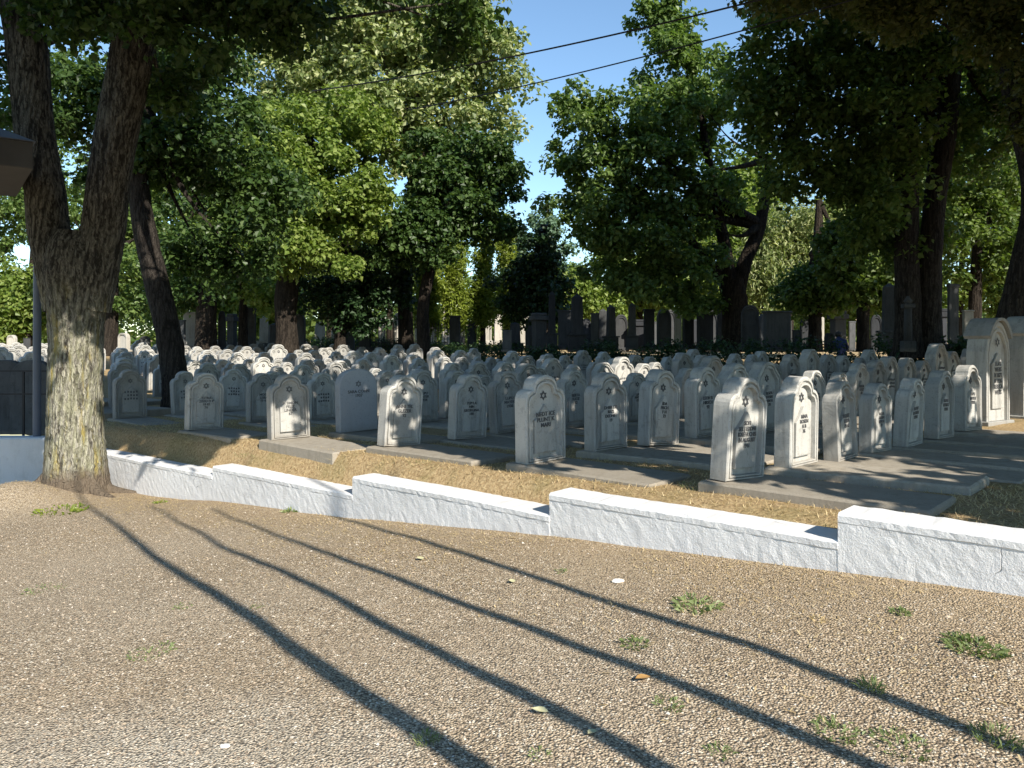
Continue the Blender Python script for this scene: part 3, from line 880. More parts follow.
def tree(name, label, base, trunks, crowns, leafmat, bark, per=110, clumps=150, csize=.6, lsize=.16, seed=1, group=None, n=14, jig=.05, branches=10, shell=.6, cflat=.75, droop=.25, aspect=.8, res=24):
    base = np.array(base)
    t = empty(name, base)
    rr = np.random.default_rng(seed + 100)
    C = clump_centers(crowns, clumps, seed, shell)
    keep = []
    for c in C:                          # places that stay sunlit in the photograph: no bough hangs in their sun
        u_ = (c[0] - CX * 0, c[1], c[2])
        seen = c[1] > 1 and abs(c[0] / c[1]) < .72 and -.6 < (c[2] - EYE) / c[1] < .47
        t_ = (c[2] - (EYE - .35)) / SDIR.z
        gx, gy = c[0] - SDIR.x * t_, c[1] - SDIR.y * t_
        lit = gy > 1 and 20.5 < gy < 36 and gx / gy < (345 - CX) / F
        keep.append(seen or not lit or rr.random() < .12)
    C = C[np.array(keep)]
    parts = list(trunks)
    tr_ = trunks[-2:] if len(trunks) > 2 else (trunks[1:] if len(trunks) > 1 else trunks)
    tops = [np.array(p[-1]) for p in tr_] + [np.array(p[-2]) for p in tr_]
    # limbs from the trunk towards clumps of the crown
    if branches:
        for idx in rr.choice(len(C), min(branches, len(C)), replace=False):
            e = C[idx]; s = tops[rr.integers(len(tops))]
            if np.linalg.norm(e - s[:3]) < .5: continue
            midp = (s[:3] * .5 + e * .5) + np.array([0, 0, -.08]) * np.linalg.norm(e - s[:3]) + rr.standard_normal(3) * .15
            r0 = min(max(.03, s[3] * .40), .10)
            parts.append([tuple(s), (*midp, r0 * .6), (*e, .012)])
    link('trunk', trunk_mesh(parts, bark, base, n, jig, res), t)
    rad = csize * (.6 + .7 * rr.random((len(C), 1))) * np.array([[1, 1, cflat]])
    q = leaves_np(C, rad, per, lsize, seed, droop, aspect=aspect)
    link('crown', leaf_mesh('crown', q - base, leafmat), t)
    tag(t, label, 'tree', group)
    return t

# 1 the big forked linden in front
d1 = 13.0
gz1 = float(gravel_z(TREE1.x, TREE1.y))
tr = [[ppt(75, 510, d1, 46), ppt(75, 500, d1, 37), ppt(75.5, 486, d1, 31), ppt(75.5, 468, d1, 28), ppt(75, 430, d1, 25.5), ppt(75, 390, d1, 24.5), ppt(76, 340, d1, 24.5), ppt(76, 300, d1, 27), ppt(77, 272, d1, 31), ppt(77, 248, d1, 28), ppt(78, 232, d1, 20)],
      [ppt(64, 310, d1, 18), ppt(57, 262, d1, 20), ppt(49, 228, d1, 19), ppt(45, 190, d1, 18), ppt(36, 140, d1, 17.5), ppt(31, 90, d1, 17.5), ppt(26, 40, d1, 18), ppt(12, -20, d1, 15), ppt(-10, -100, d1 - .5, 10)],
      [ppt(90, 310, d1, 19), ppt(97, 262, d1, 21), ppt(104, 225, d1, 20.5), ppt(109, 180, d1, 20), ppt(117, 130, d1, 20), ppt(127, 80, d1, 20), ppt(136, 30, d1, 20), ppt(143, -20, d1, 18), ppt(165, -120, d1 + .5, 11)]]
for k_, a_ in enumerate((-2.75, -.45, .2, 2.9)):      # surface roots running into the gravel
    c_, s_ = math.cos(a_), math.sin(a_); L_ = .85 + .12 * (k_ % 3)
    g_ = lambda u: float(gravel_z(TREE1.x + c_ * u, TREE1.y + s_ * u))
    tr.insert(0, [(TREE1.x + c_ * .25, TREE1.y + s_ * .25, g_(.25) + .36, .13), (TREE1.x + c_ * .52, TREE1.y + s_ * .52, g_(.52) + .05, .10), (TREE1.x + c_ * L_, TREE1.y + s_ * L_, g_(L_) - .05, .055), (TREE1.x + c_ * (L_ + .25), TREE1.y + s_ * (L_ + .25), g_(L_ + .25) - .12, .03)])
cr = [ell(225, 15, 85, 55, 12.4), ell(150, -10, 80, 50, 12), ell(300, 10, 60, 50, 12.6), ell(455, 5, 40, 62, 13), ell(385, -40, 70, 45, 13), ell(55, -5, 60, 32, 12.2), ell(120, -160, 260, 100, 13.5), ell(-60, 40, 70, 120, 13), ell(190, 75, 40, 40, 13.6), ell(80, 14, 26, 26, 11.7)]
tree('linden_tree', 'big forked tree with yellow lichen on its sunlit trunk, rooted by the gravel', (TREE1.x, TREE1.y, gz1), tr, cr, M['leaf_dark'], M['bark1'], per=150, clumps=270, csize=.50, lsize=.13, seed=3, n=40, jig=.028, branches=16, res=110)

# 2 leaning dark trunk behind it
d2 = 18.6
tr = [[ppt(178, 408, d2, 17), ppt(177, 395, d2, 14.5), ppt(174, 370, d2, 13), ppt(169, 335, d2, 12.5), ppt(160, 295, d2, 12.5), ppt(149, 250, d2, 11.5), ppt(140, 200, d2, 10.5), ppt(136, 150, d2, 10), ppt(133, 80, d2, 9), ppt(128, 0, d2, 7)]]
cr = [ell(190, 130, 85, 70, 19), ell(240, 200, 70, 60, 19.5), ell(150, 60, 90, 60, 19), ell(60, 120, 70, 60, 19), ell(215, 260, 55, 35, 20)]
tree('leaning_tree', 'leaning dark trunked tree rising between the headstones behind the big forked tree', px(178, 404, d2), tr, cr, M['leaf_dark'], M['bark2'], per=120, clumps=220, csize=.55, lsize=.15, seed=5, n=20, branches=12, res=50)

GT = 'trees round the back of the graveyard'
# 3 bright green tree left of centre
d = 32
tr = [[ppt(287, 356, d, 15), ppt(287, 340, d, 11.5), ppt(286, 315, d, 11), ppt(287, 290, d, 12), ppt(292, 260, d, 8), ppt(300, 200, d, 6), ppt(310, 140, d, 4)]]
cr = [ell(305, 190, 75, 55, 31), ell(255, 235, 50, 38, 30.5), ell(355, 205, 42, 45, 30.5), ell(345, 265, 14, 14, 29), ell(290, 250, 45, 25, 30), ell(268, 300, 22, 20, 34), ell(330, 130, 70, 40, 32)]
tree('bright_tree', 'bright green tree with a thick flared dark trunk behind the headstones', px(287, 352, d), tr, cr, M['leaf_lime'], M['bark3'], per=120, clumps=300, csize=.62, lsize=.20, seed=8, group=GT)
# 4 silver linden
d = 36
tr = [[ppt(406, 356, d, 10), ppt(406, 335, d, 8), ppt(405, 290, d, 7.5), ppt(408, 240, d, 7), ppt(415, 170, d, 6), ppt(420, 90, d, 5)]]
cr = [ell(400, 60, 90, 70, 36), ell(470, 110, 60, 70, 36), ell(380, 130, 60, 60, 35), ell(410, 0, 90, 60, 36), ell(290, 60, 70, 60, 37), ell(490, 70, 40, 60, 36), ell(335, 40, 80, 60, 36), ell(440, 40, 60, 50, 35), ell(360, 95, 70, 45, 35)]
tree('silver_linden_tree', 'tall tree with pale cream flowering leaves left of the blue sky gap'.replace('left of', 'beside'), px(406, 352, d), tr, cr, M['leaf_silver'], M['bark3'], per=110, clumps=460, csize=.78, lsize=.24, seed=9, group=GT)
# 5 its darker neighbour along the sky gap
d = 33
tr = [[ppt(424, 356, d, 7), ppt(424, 300, d, 6), ppt(440, 230, d, 5), ppt(455, 170, d, 4)]]
cr = [ell(465, 200, 55, 45, 33), ell(430, 170, 40, 40, 33.5), ell(480, 165, 42, 45, 33), ell(420, 235, 55, 35, 32.5), ell(505, 230, 15, 18, 33)]
tree('maple_tree', 'dark green maple under the pale flowering tree by the sky gap', px(424, 352, d), tr, cr, M['leaf_dark'], M['bark3'], per=110, clumps=230, csize=.62, lsize=.21, seed=10, group=GT)
# 6 dark trees between
for q, (x, w, d, crs, lm, lab) in enumerate([
    (206, 11, 34, [(200, 250, 70, 45), (215, 200, 60, 50), (180, 290, 40, 25)], 'leaf_dark', 'dark tree with a broad trunk behind the leaning dark trunk'),
    (243, 5, 36, [(245, 265, 40, 30), (250, 150, 70, 70)], 'leaf_maple', 'slim dark trunked tree between two broad trunks at the back'),
    (340, 6, 34.5, [(335, 290, 45, 28), (370, 285, 40, 40), (390, 250, 40, 40), (350, 320, 35, 14)], 'leaf_cypress', 'low dark bushy tree filling the shade beside the flared trunk'),
    (110, 8, 36, [(110, 250, 60, 60), (80, 180, 70, 60), (130, 310, 30, 25), (80, 100, 50, 70)], 'leaf_maple', 'green tree glimpsed between the big forked trunk and the leaning trunk'),
    (538, 7, 37, [(540, 270, 20, 45), (520, 290, 26, 35), (555, 295, 18, 28)], 'leaf_cypress', 'narrow dark evergreen beside the yellow green conifers'),
]):
    tr = [[ppt(x, 356, d, w * 1.25), ppt(x, 340, d, w), ppt(x + 1, 300, d, w * .9), ppt(x + 2, 250, d, w * .7), ppt(x + 6, 180 if q != 4 else 225, d, w * .4)]]
    tree('shade_tree', lab, px(x, 352, d), tr, [ell(*c, d) for c in crs], M[lm], M['bark3'], per=100, clumps=110, csize=.6, lsize=.2, seed=20 + q, group=GT)
# 7 yellow green conifers (narrow cones)
for q, (x, yt, w, lab) in enumerate([(428, 262, 15, 'narrow yellow green conifer under the pale flowering tree'), (455, 250, 16, 'yellow green conifer, second of the four together'), (483, 242, 17, 'full yellow green conifer, third of the four together'), (507, 226, 15, 'tallest yellow green conifer next to the narrow dark evergreen')]):
    d = 40 + q
    crs = [ell(x + rng.normal(0, 2), yt + (328 - yt) * f, w * (.30 + .75 * f if f < .75 else .85), (328 - yt) * .16, d) for f in (.06, .25, .45, .65, .85)]
    tree('conifer', lab, px(x, 350, d), [[ppt(x, 352, d, 3), ppt(x, 320, d, 2.5), ppt(x, yt + 10, d, 1)]], crs, M['leaf_thuja'], M['bark3'], per=80, clumps=90, csize=.42, lsize=.26, seed=40 + q, group='yellow green conifers at the back', branches=0, aspect=.35, cflat=1.5, droop=-.5)
# 8 far bluish tree in the gap and green one below
d = 62
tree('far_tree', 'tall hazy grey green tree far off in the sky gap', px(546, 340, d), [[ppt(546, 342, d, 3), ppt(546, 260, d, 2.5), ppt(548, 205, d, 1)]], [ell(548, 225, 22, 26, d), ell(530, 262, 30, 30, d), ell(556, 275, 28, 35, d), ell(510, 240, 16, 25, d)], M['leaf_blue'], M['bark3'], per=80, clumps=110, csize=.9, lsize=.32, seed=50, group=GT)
d = 50
tree('far_tree', 'fresh green tree below the hazy tall tree in the sky gap', px(530, 342, d), [[ppt(530, 345, d, 3), ppt(530, 300, d, 2.5), ppt(530, 262, d, 1)]], [ell(528, 272, 26, 24, d), ell(572, 300, 26, 30, d), ell(600, 305, 26, 22, d)], M['leaf_lime'], M['bark3'], per=80, clumps=90, csize=.8, lsize=.28, seed=51, group=GT)
# 9 the big maple right of the gap
d = 30
tr = [[ppt(737, 352, d, 17), ppt(736, 335, d, 14), ppt(735, 305, d, 12.5), ppt(731, 280, d, 12)], [ppt(733, 300, d, 7), ppt(727, 260, d, 6.5), ppt(716, 200, d, 5), ppt(700, 110, d, 3)], [ppt(736, 300, d, 8), ppt(745, 262, d, 7), ppt(760, 225, d, 6), ppt(770, 160, d, 4)], [ppt(731, 290, d, 5), ppt(690, 240, d, 4), ppt(640, 190, d, 3)]]
cr = [ell(590, 130, 42, 48, 29), ell(585, 190, 42, 48, 28.5), ell(615, 240, 52, 45, 29), ell(680, 90, 52, 60, 30), ell(655, 30, 26, 34, 30.5), ell(640, 140, 45, 60, 29), ell(700, 190, 42, 60, 29.5), ell(670, 270, 58, 36, 29), ell(640, 210, 50, 50, 29), ell(712, 110, 25, 55, 31), ell(690, 300, 34, 16, 29.5), ell(690, 40, 22, 34, 30.5), ell(672, 15, 20, 24, 30.5)]
tree('maple_tree', 'large rounded maple standing just past the blue sky gap', px(737, 350, d), tr, cr, M['leaf_maple'], M['bark3'], per=115, clumps=370, csize=.56, lsize=.20, seed=60, group=GT)
# 10 dark tree with two stems
d = 22
tr = [[ppt(908, 358, d, 18), ppt(908, 340, d, 13.5), ppt(908, 300, d, 12), ppt(906, 250, d, 11), ppt(907, 190, d, 10.5), ppt(900, 110, d, 11), ppt(890, 20, d, 8)], [ppt(929, 358, d, 17), ppt(929, 330, d, 12.5), ppt(930, 270, d, 11), ppt(935, 200, d, 10), ppt(945, 130, d, 11), ppt(955, 30, d, 8)]]
cr = [ell(800, 60, 75, 70, 21.5), ell(790, 140, 52, 60, 21.5), ell(860, 110, 70, 85, 21.5), ell(900, 40, 120, 45, 22), ell(860, 195, 65, 45, 21.5), ell(960, 120, 55, 70, 23), ell(900, 240, 60, 32, 23), ell(760, 100, 30, 45, 21)]
tree('twin_stem_tree', 'dense dark tree with two black stems rising behind the first headstone row', px(918, 352, d), tr, cr, M['leaf_maple'], M['bark2'], per=115, clumps=330, csize=.6, lsize=.17, seed=70, group=GT, n=18)
# 11 pale weeping tree
d = 42
tree('willow_tree', 'pale green weeping tree lit behind the maple trunk', px(790, 345, d), [[ppt(790, 348, d, 4), ppt(790, 300, d, 3.5), ppt(795, 220, d, 2)]], [ell(775, 255, 26, 45, d), ell(805, 235, 30, 38, d), ell(820, 270, 22, 30, d), ell(760, 275, 18, 30, d)], M['leaf_silver'], M['bark3'], per=110, clumps=120, csize=.8, lsize=.30, seed=80, group=GT, cflat=1.6, droop=1.0, aspect=.35)
# 12 trunks between
for q, (x, w, d, crs, lm, lab) in enumerate([
    (815, 6.5, 31, [(815, 290, 45, 22), (850, 275, 35, 25)], 'leaf_maple', 'small tree with a straight black trunk beside the pale weeping tree'),
    (863, 6, 28, [(860, 265, 50, 30), (880, 290, 25, 20), (845, 250, 30, 30)], 'leaf_mid', 'green tree with a straight trunk in front of the tall grey monuments'),
    (975, 6, 30, [(975, 230, 45, 60), (1000, 150, 45, 70), (950, 190, 40, 50), (1010, 270, 30, 40)], 'leaf_mid', 'sunlit green tree glimpsed past the twin stems'),
]):
    tr = [[ppt(x, 352, d, w * 1.2), ppt(x, 335, d, w), ppt(x, 300, d, w * .95), ppt(x + 2, 250, d, w * .7), ppt(x + 4, 200, d, w * .4)]]
    tree('shade_tree', lab, px(x, 350, d), tr, [ell(*c, d) for c in crs], M[lm], M['bark3'], per=100, clumps=130, csize=.55, lsize=.19, seed=90 + q, group=GT)
# 13 tree at the edge with overhanging brownish boughs
d = 16.5
tr = [[ppt(1022, 352, d, 36), ppt(1022, 330, d, 26), ppt(1026, 300, d, 22), ppt(1038, 240, d, 19), ppt(1040, 190, d, 16), ppt(1028, 130, d, 14), ppt(1012, 70, d, 13), ppt(998, 10, d, 12), ppt(985, -60, d, 10)]]
cr = [ell(940, 5, 75, 30, 14), ell(1010, 20, 40, 45, 14), ell(870, -5, 60, 28, 13.6), ell(800, -22, 70, 26, 14), ell(1060, 80, 50, 70, 15.5), ell(1100, 0, 80, 120, 17)]
tree('overhanging_tree', 'dark curved tree at the picture edge behind the tall monuments, with drooping brownish boughs', px(1022, 346, d), tr, cr, M['leaf_brown'], M['bark2'], per=130, clumps=240, csize=.45, lsize=.12, seed=99, n=18, branches=10)
# 14 filling trees further off
for q, (x, d, crs, lm) in enumerate([
    (30, 48, [(20, 300, 30, 30), (60, 290, 25, 30), (5, 320, 20, 18)], 'leaf_lime'),
    (90, 55, [(95, 280, 40, 45), (120, 240, 40, 50)], 'leaf_maple'),
    (165, 52, [(165, 270, 40, 45), (160, 200, 50, 60)], 'leaf_mid'),
    (250, 50, [(262, 300, 34, 30), (225, 290, 25, 30)], 'leaf_lime'),
    (330, 60, [(330, 270, 50, 50), (300, 220, 50, 60)], 'leaf_mid'),
    (390, 64, [(390, 260, 50, 60), (440, 230, 45, 60)], 'leaf_maple'),
    (640, 58, [(640, 270, 60, 45), (600, 310, 35, 22)], 'leaf_lime'),
    (690, 52, [(700, 260, 55, 55), (735, 230, 40, 60)], 'leaf_lime'),
    (760, 55, [(765, 265, 35, 60), (745, 200, 40, 50)], 'leaf_lime'),
    (840, 60, [(840, 250, 45, 60), (820, 320, 25, 18), (850, 310, 25, 22)], 'leaf_lime'),
    (890, 50, [(890, 280, 35, 45), (880, 200, 55, 70)], 'leaf_mid'),
    (960, 52, [(960, 260, 40, 60), (985, 180, 50, 80), (935, 120, 60, 80)], 'leaf_lime'),
    (1020, 50, [(1020, 290, 30, 40), (1040, 200, 50, 70)], 'leaf_mid'),
    (-20, 60, [(-30, 200, 60, 80), (40, 200, 40, 40)], 'leaf_maple'),
]):
    labs = ['bright green bushes in the gap beside the big forked trunk', 'far tree filling the gap behind the big forked trunk', 'far tree behind the leaning dark trunk', 'sunlit tree between two dark trunks at the back', 'far green tree behind the flared trunk', 'far tree behind the yellow green conifers', 'far tree beneath the large rounded maple', 'far tree behind the maple trunk', 'far bright tree behind the leaning maple limb', 'far bright tree behind the straight black trunks', 'far tree behind the tall grey monuments', 'far bright tree seen between the twin stems and the edge tree', 'far tree at the picture edge behind the tall monuments', 'far tree under the shelter roof corner']
    tr = [[ppt(x, 346, d, 4), ppt(x, 300, d, 3), ppt(x + 3, 240, d, 2)]]
    tree('far_tree', labs[q], px(x, 345, d), tr, [ell(*c, d) for c in crs], M[lm], M['bark3'], per=100, clumps=170, csize=1.05, lsize=.30, seed=120 + q, group=GT, branches=5)
# wooded hill that closes the view
def wood():
    C = []
    for x in np.linspace(-260, 1280, 190):
        for k in range(5):
            dd = rng.uniform(85, 120); yy = rng.uniform(288, 348)
            if 475 < x < 590: yy = rng.uniform(285, 345)
            C.append(np.array(px(x + rng.normal(0, 8), yy, dd)))
    C = np.array(C)
    q = leaves_np(C, np.full((len(C), 3), 2.6), 60, .75, 9)
    o = link('distant_wood', leaf_mesh('distant_wood', q, M['leaf_mid'])); tag(o, 'distant wooded slope behind all the graves', 'wood', kind='stuff')
wood()

# ------------------------------------------------------------------ slender trees behind the photographer, whose stems and crowns shade the place
def ground_hit(x, y):
    d = 3.0
    for _ in range(40):
        z = float(gravel_z((x - CX) / F * d, d)) - EYE
        d = .5 * d + .5 * (-z * F / (y - HY))
    return Vector(((x - CX) / F * d, d, float(gravel_z((x - CX) / F * d, d))))
lines_px = [((150, 552), (468, 765), .066), ((262, 564), (642, 755), .055), ((340, 556), (808, 738), .052), ((360, 523), (972, 733), .050)]
slender = []
cot = 1 / math.tan(R(SUN_ELEV))
sunh = Vector((math.sin(R(SUN_AZ)), math.cos(R(SUN_AZ)), 0))
def gap(x, y, k=1.0):
    return math.sin(x * .9 * k + 1.1 * math.sin(y * .55 * k)) * math.cos(y * .62 * k + .8 * math.sin(x * .5 * k))
def shade_spots():
    """places that lie in tree shade in the photograph"""
    pts = []
    r = np.random.default_rng(77)
    for _ in range(15000):
        n = r.uniform(-.1, 27); s = r.uniform(-7, 27)
        x, y = W0 + s * WD + n * WN
        if y > 44: continue
        xp = CX + F * x / y
        edge = 1.22 + .22 * math.sin(s * 1.1) + .2 * math.sin(s * 2.7 + 1)      # the sunlit strip of grass by the wall
        if s > 9.2: edge = -.1
        if n < edge: continue
        thr = .70
        if y > 20 and xp < 345: thr = -.72                 # the white tops far back
        elif y > 12 and xp > 830: thr = -.3
        elif y > 7 and xp > 850: thr = -.15
        elif n > 8: thr = .42
        if gap(x, y) > thr: continue
        pts.append(Vector((x, y, EYE - 1.05)))
    for _ in range(4600):                                   # the upper part of the big tree and what stands round it
        d = r.uniform(11.0, 14.5); xp, yp = r.uniform(-160, 330), r.uniform(-230, 286)
        p = px(xp, yp, d)
        if gap(xp / 34, yp / 30) > .66: continue
        t_ = (p.z - (EYE - .35)) / SDIR.z; gx, gy = p.x - SDIR.x * t_, p.y - SDIR.y * t_
        if xp > 165 and 20 < gy < 38 and gx / gy < (345 - CX) / F: continue
        pts.append(p)
    def clear_of_trunk(p, rad=1.4):
        t = ((TREE1.x - p.x) * SDIR.x + (TREE1.y - p.y) * SDIR.y) / (SDIR.x ** 2 + SDIR.y ** 2)
        if t < 0: return True
        q = p + SDIR * t
        zl = px(0, 300, 13.0).z
        return math.hypot(q.x - TREE1.x, q.y - TREE1.y) > rad or q.z > zl + .7
    pts = [p for p in pts if clear_of_trunk(p) and not (38 < CX + F * p.x / p.y < 112 and HY - F * (p.z - EYE) / p.y < 62)]
    for _ in range(1500):
        xp, yp = r.uniform(0, 165), r.uniform(-30, 285)
        if gap(xp / 13, yp / 16) < .72: pts.append(px(xp, yp, 12.6))
    for _ in range(900):
        p = px(r.uniform(-90, 40), r.uniform(400, 492), 14.6)
        if clear_of_trunk(p, .8): pts.append(p)
    return pts
spots = shade_spots()
C4 = [[], [], [], []]
r = np.random.default_rng(3)
for p in spots:
    t = 7.0
    while True:                        # the leaves hang high enough to stay above the picture
        q = p + SDIR * t
        if q.y < .5 or (q.z - EYE) / q.y > .56 or abs(q.x / q.y) > .8: break
        t += .3
    q = p + SDIR * (t + r.uniform(0, 2.2))
    C4[min(3, max(0, int((q.x + 6) / 3.6)))].append(np.array(q))
for k, (far, near, rad) in enumerate(lines_px):
    Q = ground_hit(*far); N = ground_hit(*near)
    g_ = (N - Q).normalized(); base = N + g_ * ((N.y + .5) / -g_.y); base.z = float(gravel_z(base.x, base.y))
    # top lies on the sun ray through the far end of the shadow
    T_ = max(6.0, (Q.y + .6) / -SDIR.y)
    top = Q + SDIR * T_
    dirn = top - base
    pts = []
    rr = np.random.default_rng(k + 5)
    for u in np.linspace(-.04, (1.62, 1.60, 1.48, 1.22)[k], 15):
        p = base + dirn * u
        w = .014 if 0 < u else 0
        pts.append((p.x + rr.normal(0, w), p.y + rr.normal(0, w), p.z + 0, rad * (1.12 - .30 * max(u, 0) - .45 * max(u - 1.0, 0))))
    C = np.array(C4[k])
    parts = [pts]
    t_ = empty('slender_tree', base)
    link('trunk', trunk_mesh(parts, M['bark2'], base, 10, .09, 90), t_)
    q = leaves_np(C, np.full((len(C), 3), .40), 10, .30, 200 + k, 0.1)
    link('crown', leaf_mesh('crown', q - np.array(base), M['leaf_dark']), t_)
    tag(t_, 'slender tree by the gravel yard whose stem throws a long thin shadow', 'tree', 'slender trees beside the yard')
# taller trees out of the picture that shade the trees on that side
def side_tree(x, y, z0, z1, rad, seed):
    zc = (z0 + z1) / 2
    ells = [(np.array([x, y, zc]), np.array([rad, rad, (z1 - z0) / 2]))]
    b = (x, y, float(cem_z(x, y)) if sn(x, y)[1] > 0 else float(gravel_z(x, y)))
    tree('tall_tree', 'tall dense tree beyond the picture edge that shades the graves', b, [[(x, y, b[2] - .2, .45), (x, y, 3, .36), (x + .3, y, zc, .2), (x + .2, y + .2, z1 - 1, .06)]], ells, M['leaf_dark'], M['bark2'], per=45, clumps=330, csize=1.0, lsize=.42, seed=seed, group='tall trees beside the yard', branches=8)
side_tree(17.0, 10.5, 6.5, 19, 5.0, 300)

# ------------------------------------------------------------------ old monuments, fence, hedge at the back
def old_stone(kind, xp, yt, yb, wpx, d, mat, label):
    b = px(xp, yb, d); h = (yb - yt) / F * d; w = wpx / F * d
    t = empty('old_monument', b, R(rng.uniform(-25, 25)))
    if kind == 'obelisk':
        mb = MB(); mb.box((0, 0, h * .14), (w * 1.5, w * 1.5, h * .28), 0, 0, .02); mb.box((0, 0, h * .295), (w * 1.75, w * 1.75, h * .03), 0, 0, .01); mb.build('plinth', mat, t)
        mb = MB(); mb.lathe([(w * .70, h * .31), (w * .60, h * .94), (.02, h)], (0, 0, 0), 4, 0, False, True); mb.build('shaft', mat, t)
    elif kind == 'slabstone':
        mb = MB(); mb.box((0, 0, h * .06), (w * 1.25, w * .6, h * .12), 0, 0, .02); mb.build('plinth', mat, t)
        mb = MB(); mb.box((0, 0, h * .54), (w, w * .28, h * .84), 0, 0, .02); mb.box((0, 0, h * .975), (w * 1.1, w * .36, h * .05), 0, 0, .015); mb.build('slab', mat, t)
    elif kind == 'arch':
        mb = MB(); mb.box((0, 0, h * .06), (w * 1.2, .34, h * .12), 0, 0, .02); mb.build('plinth', mat, t)
        mb = MB(); tablet_geo(mb, w, .2, h * .95, 'round'); o = mb.build('tablet', mat, t); o.location = (0, 0, h * .05)
    elif kind == 'pillar':
        mb = MB(); mb.box((0, 0, h * .1), (w * 1.5, w * 1.5, h * .2), 0, 0, .02); mb.build('plinth', mat, t)
        mb = MB(); mb.lathe([(w * .5, h * .2), (w * .46, h * .78)], (0, 0, 0), 12); mb.build('column', mat, t)
        mb = MB(); mb.box((0, 0, h * .82), (w * 1.35, w * 1.35, h * .08), 0, 0, .02); mb.lathe([(w * .35, h * .86), (w * .55, h * .91), (w * .3, h * .96), (.03, h)], (0, 0, 0), 10); mb.build('urn', mat, t)
    elif kind == 'capped':
        mb = MB(); mb.box((0, 0, h * .40), (w, w * .8, h * .8), 0, 0, .02); mb.build('block', mat, t)
        mb = MB(); mb.box((0, 0, h * .86), (w * 1.35, w * 1.1, h * .12), 0, 0, .02); mb.box((0, 0, h * .96), (w * 1.1, w * .9, h * .08), 0, 0, .03); mb.build('cap', mat, t)
    tag(t, label, 'monument', 'old monuments behind the hedge')
dg_, os_, ps_ = M['dark_granite'], M['old_stone'], M['pale_stone']
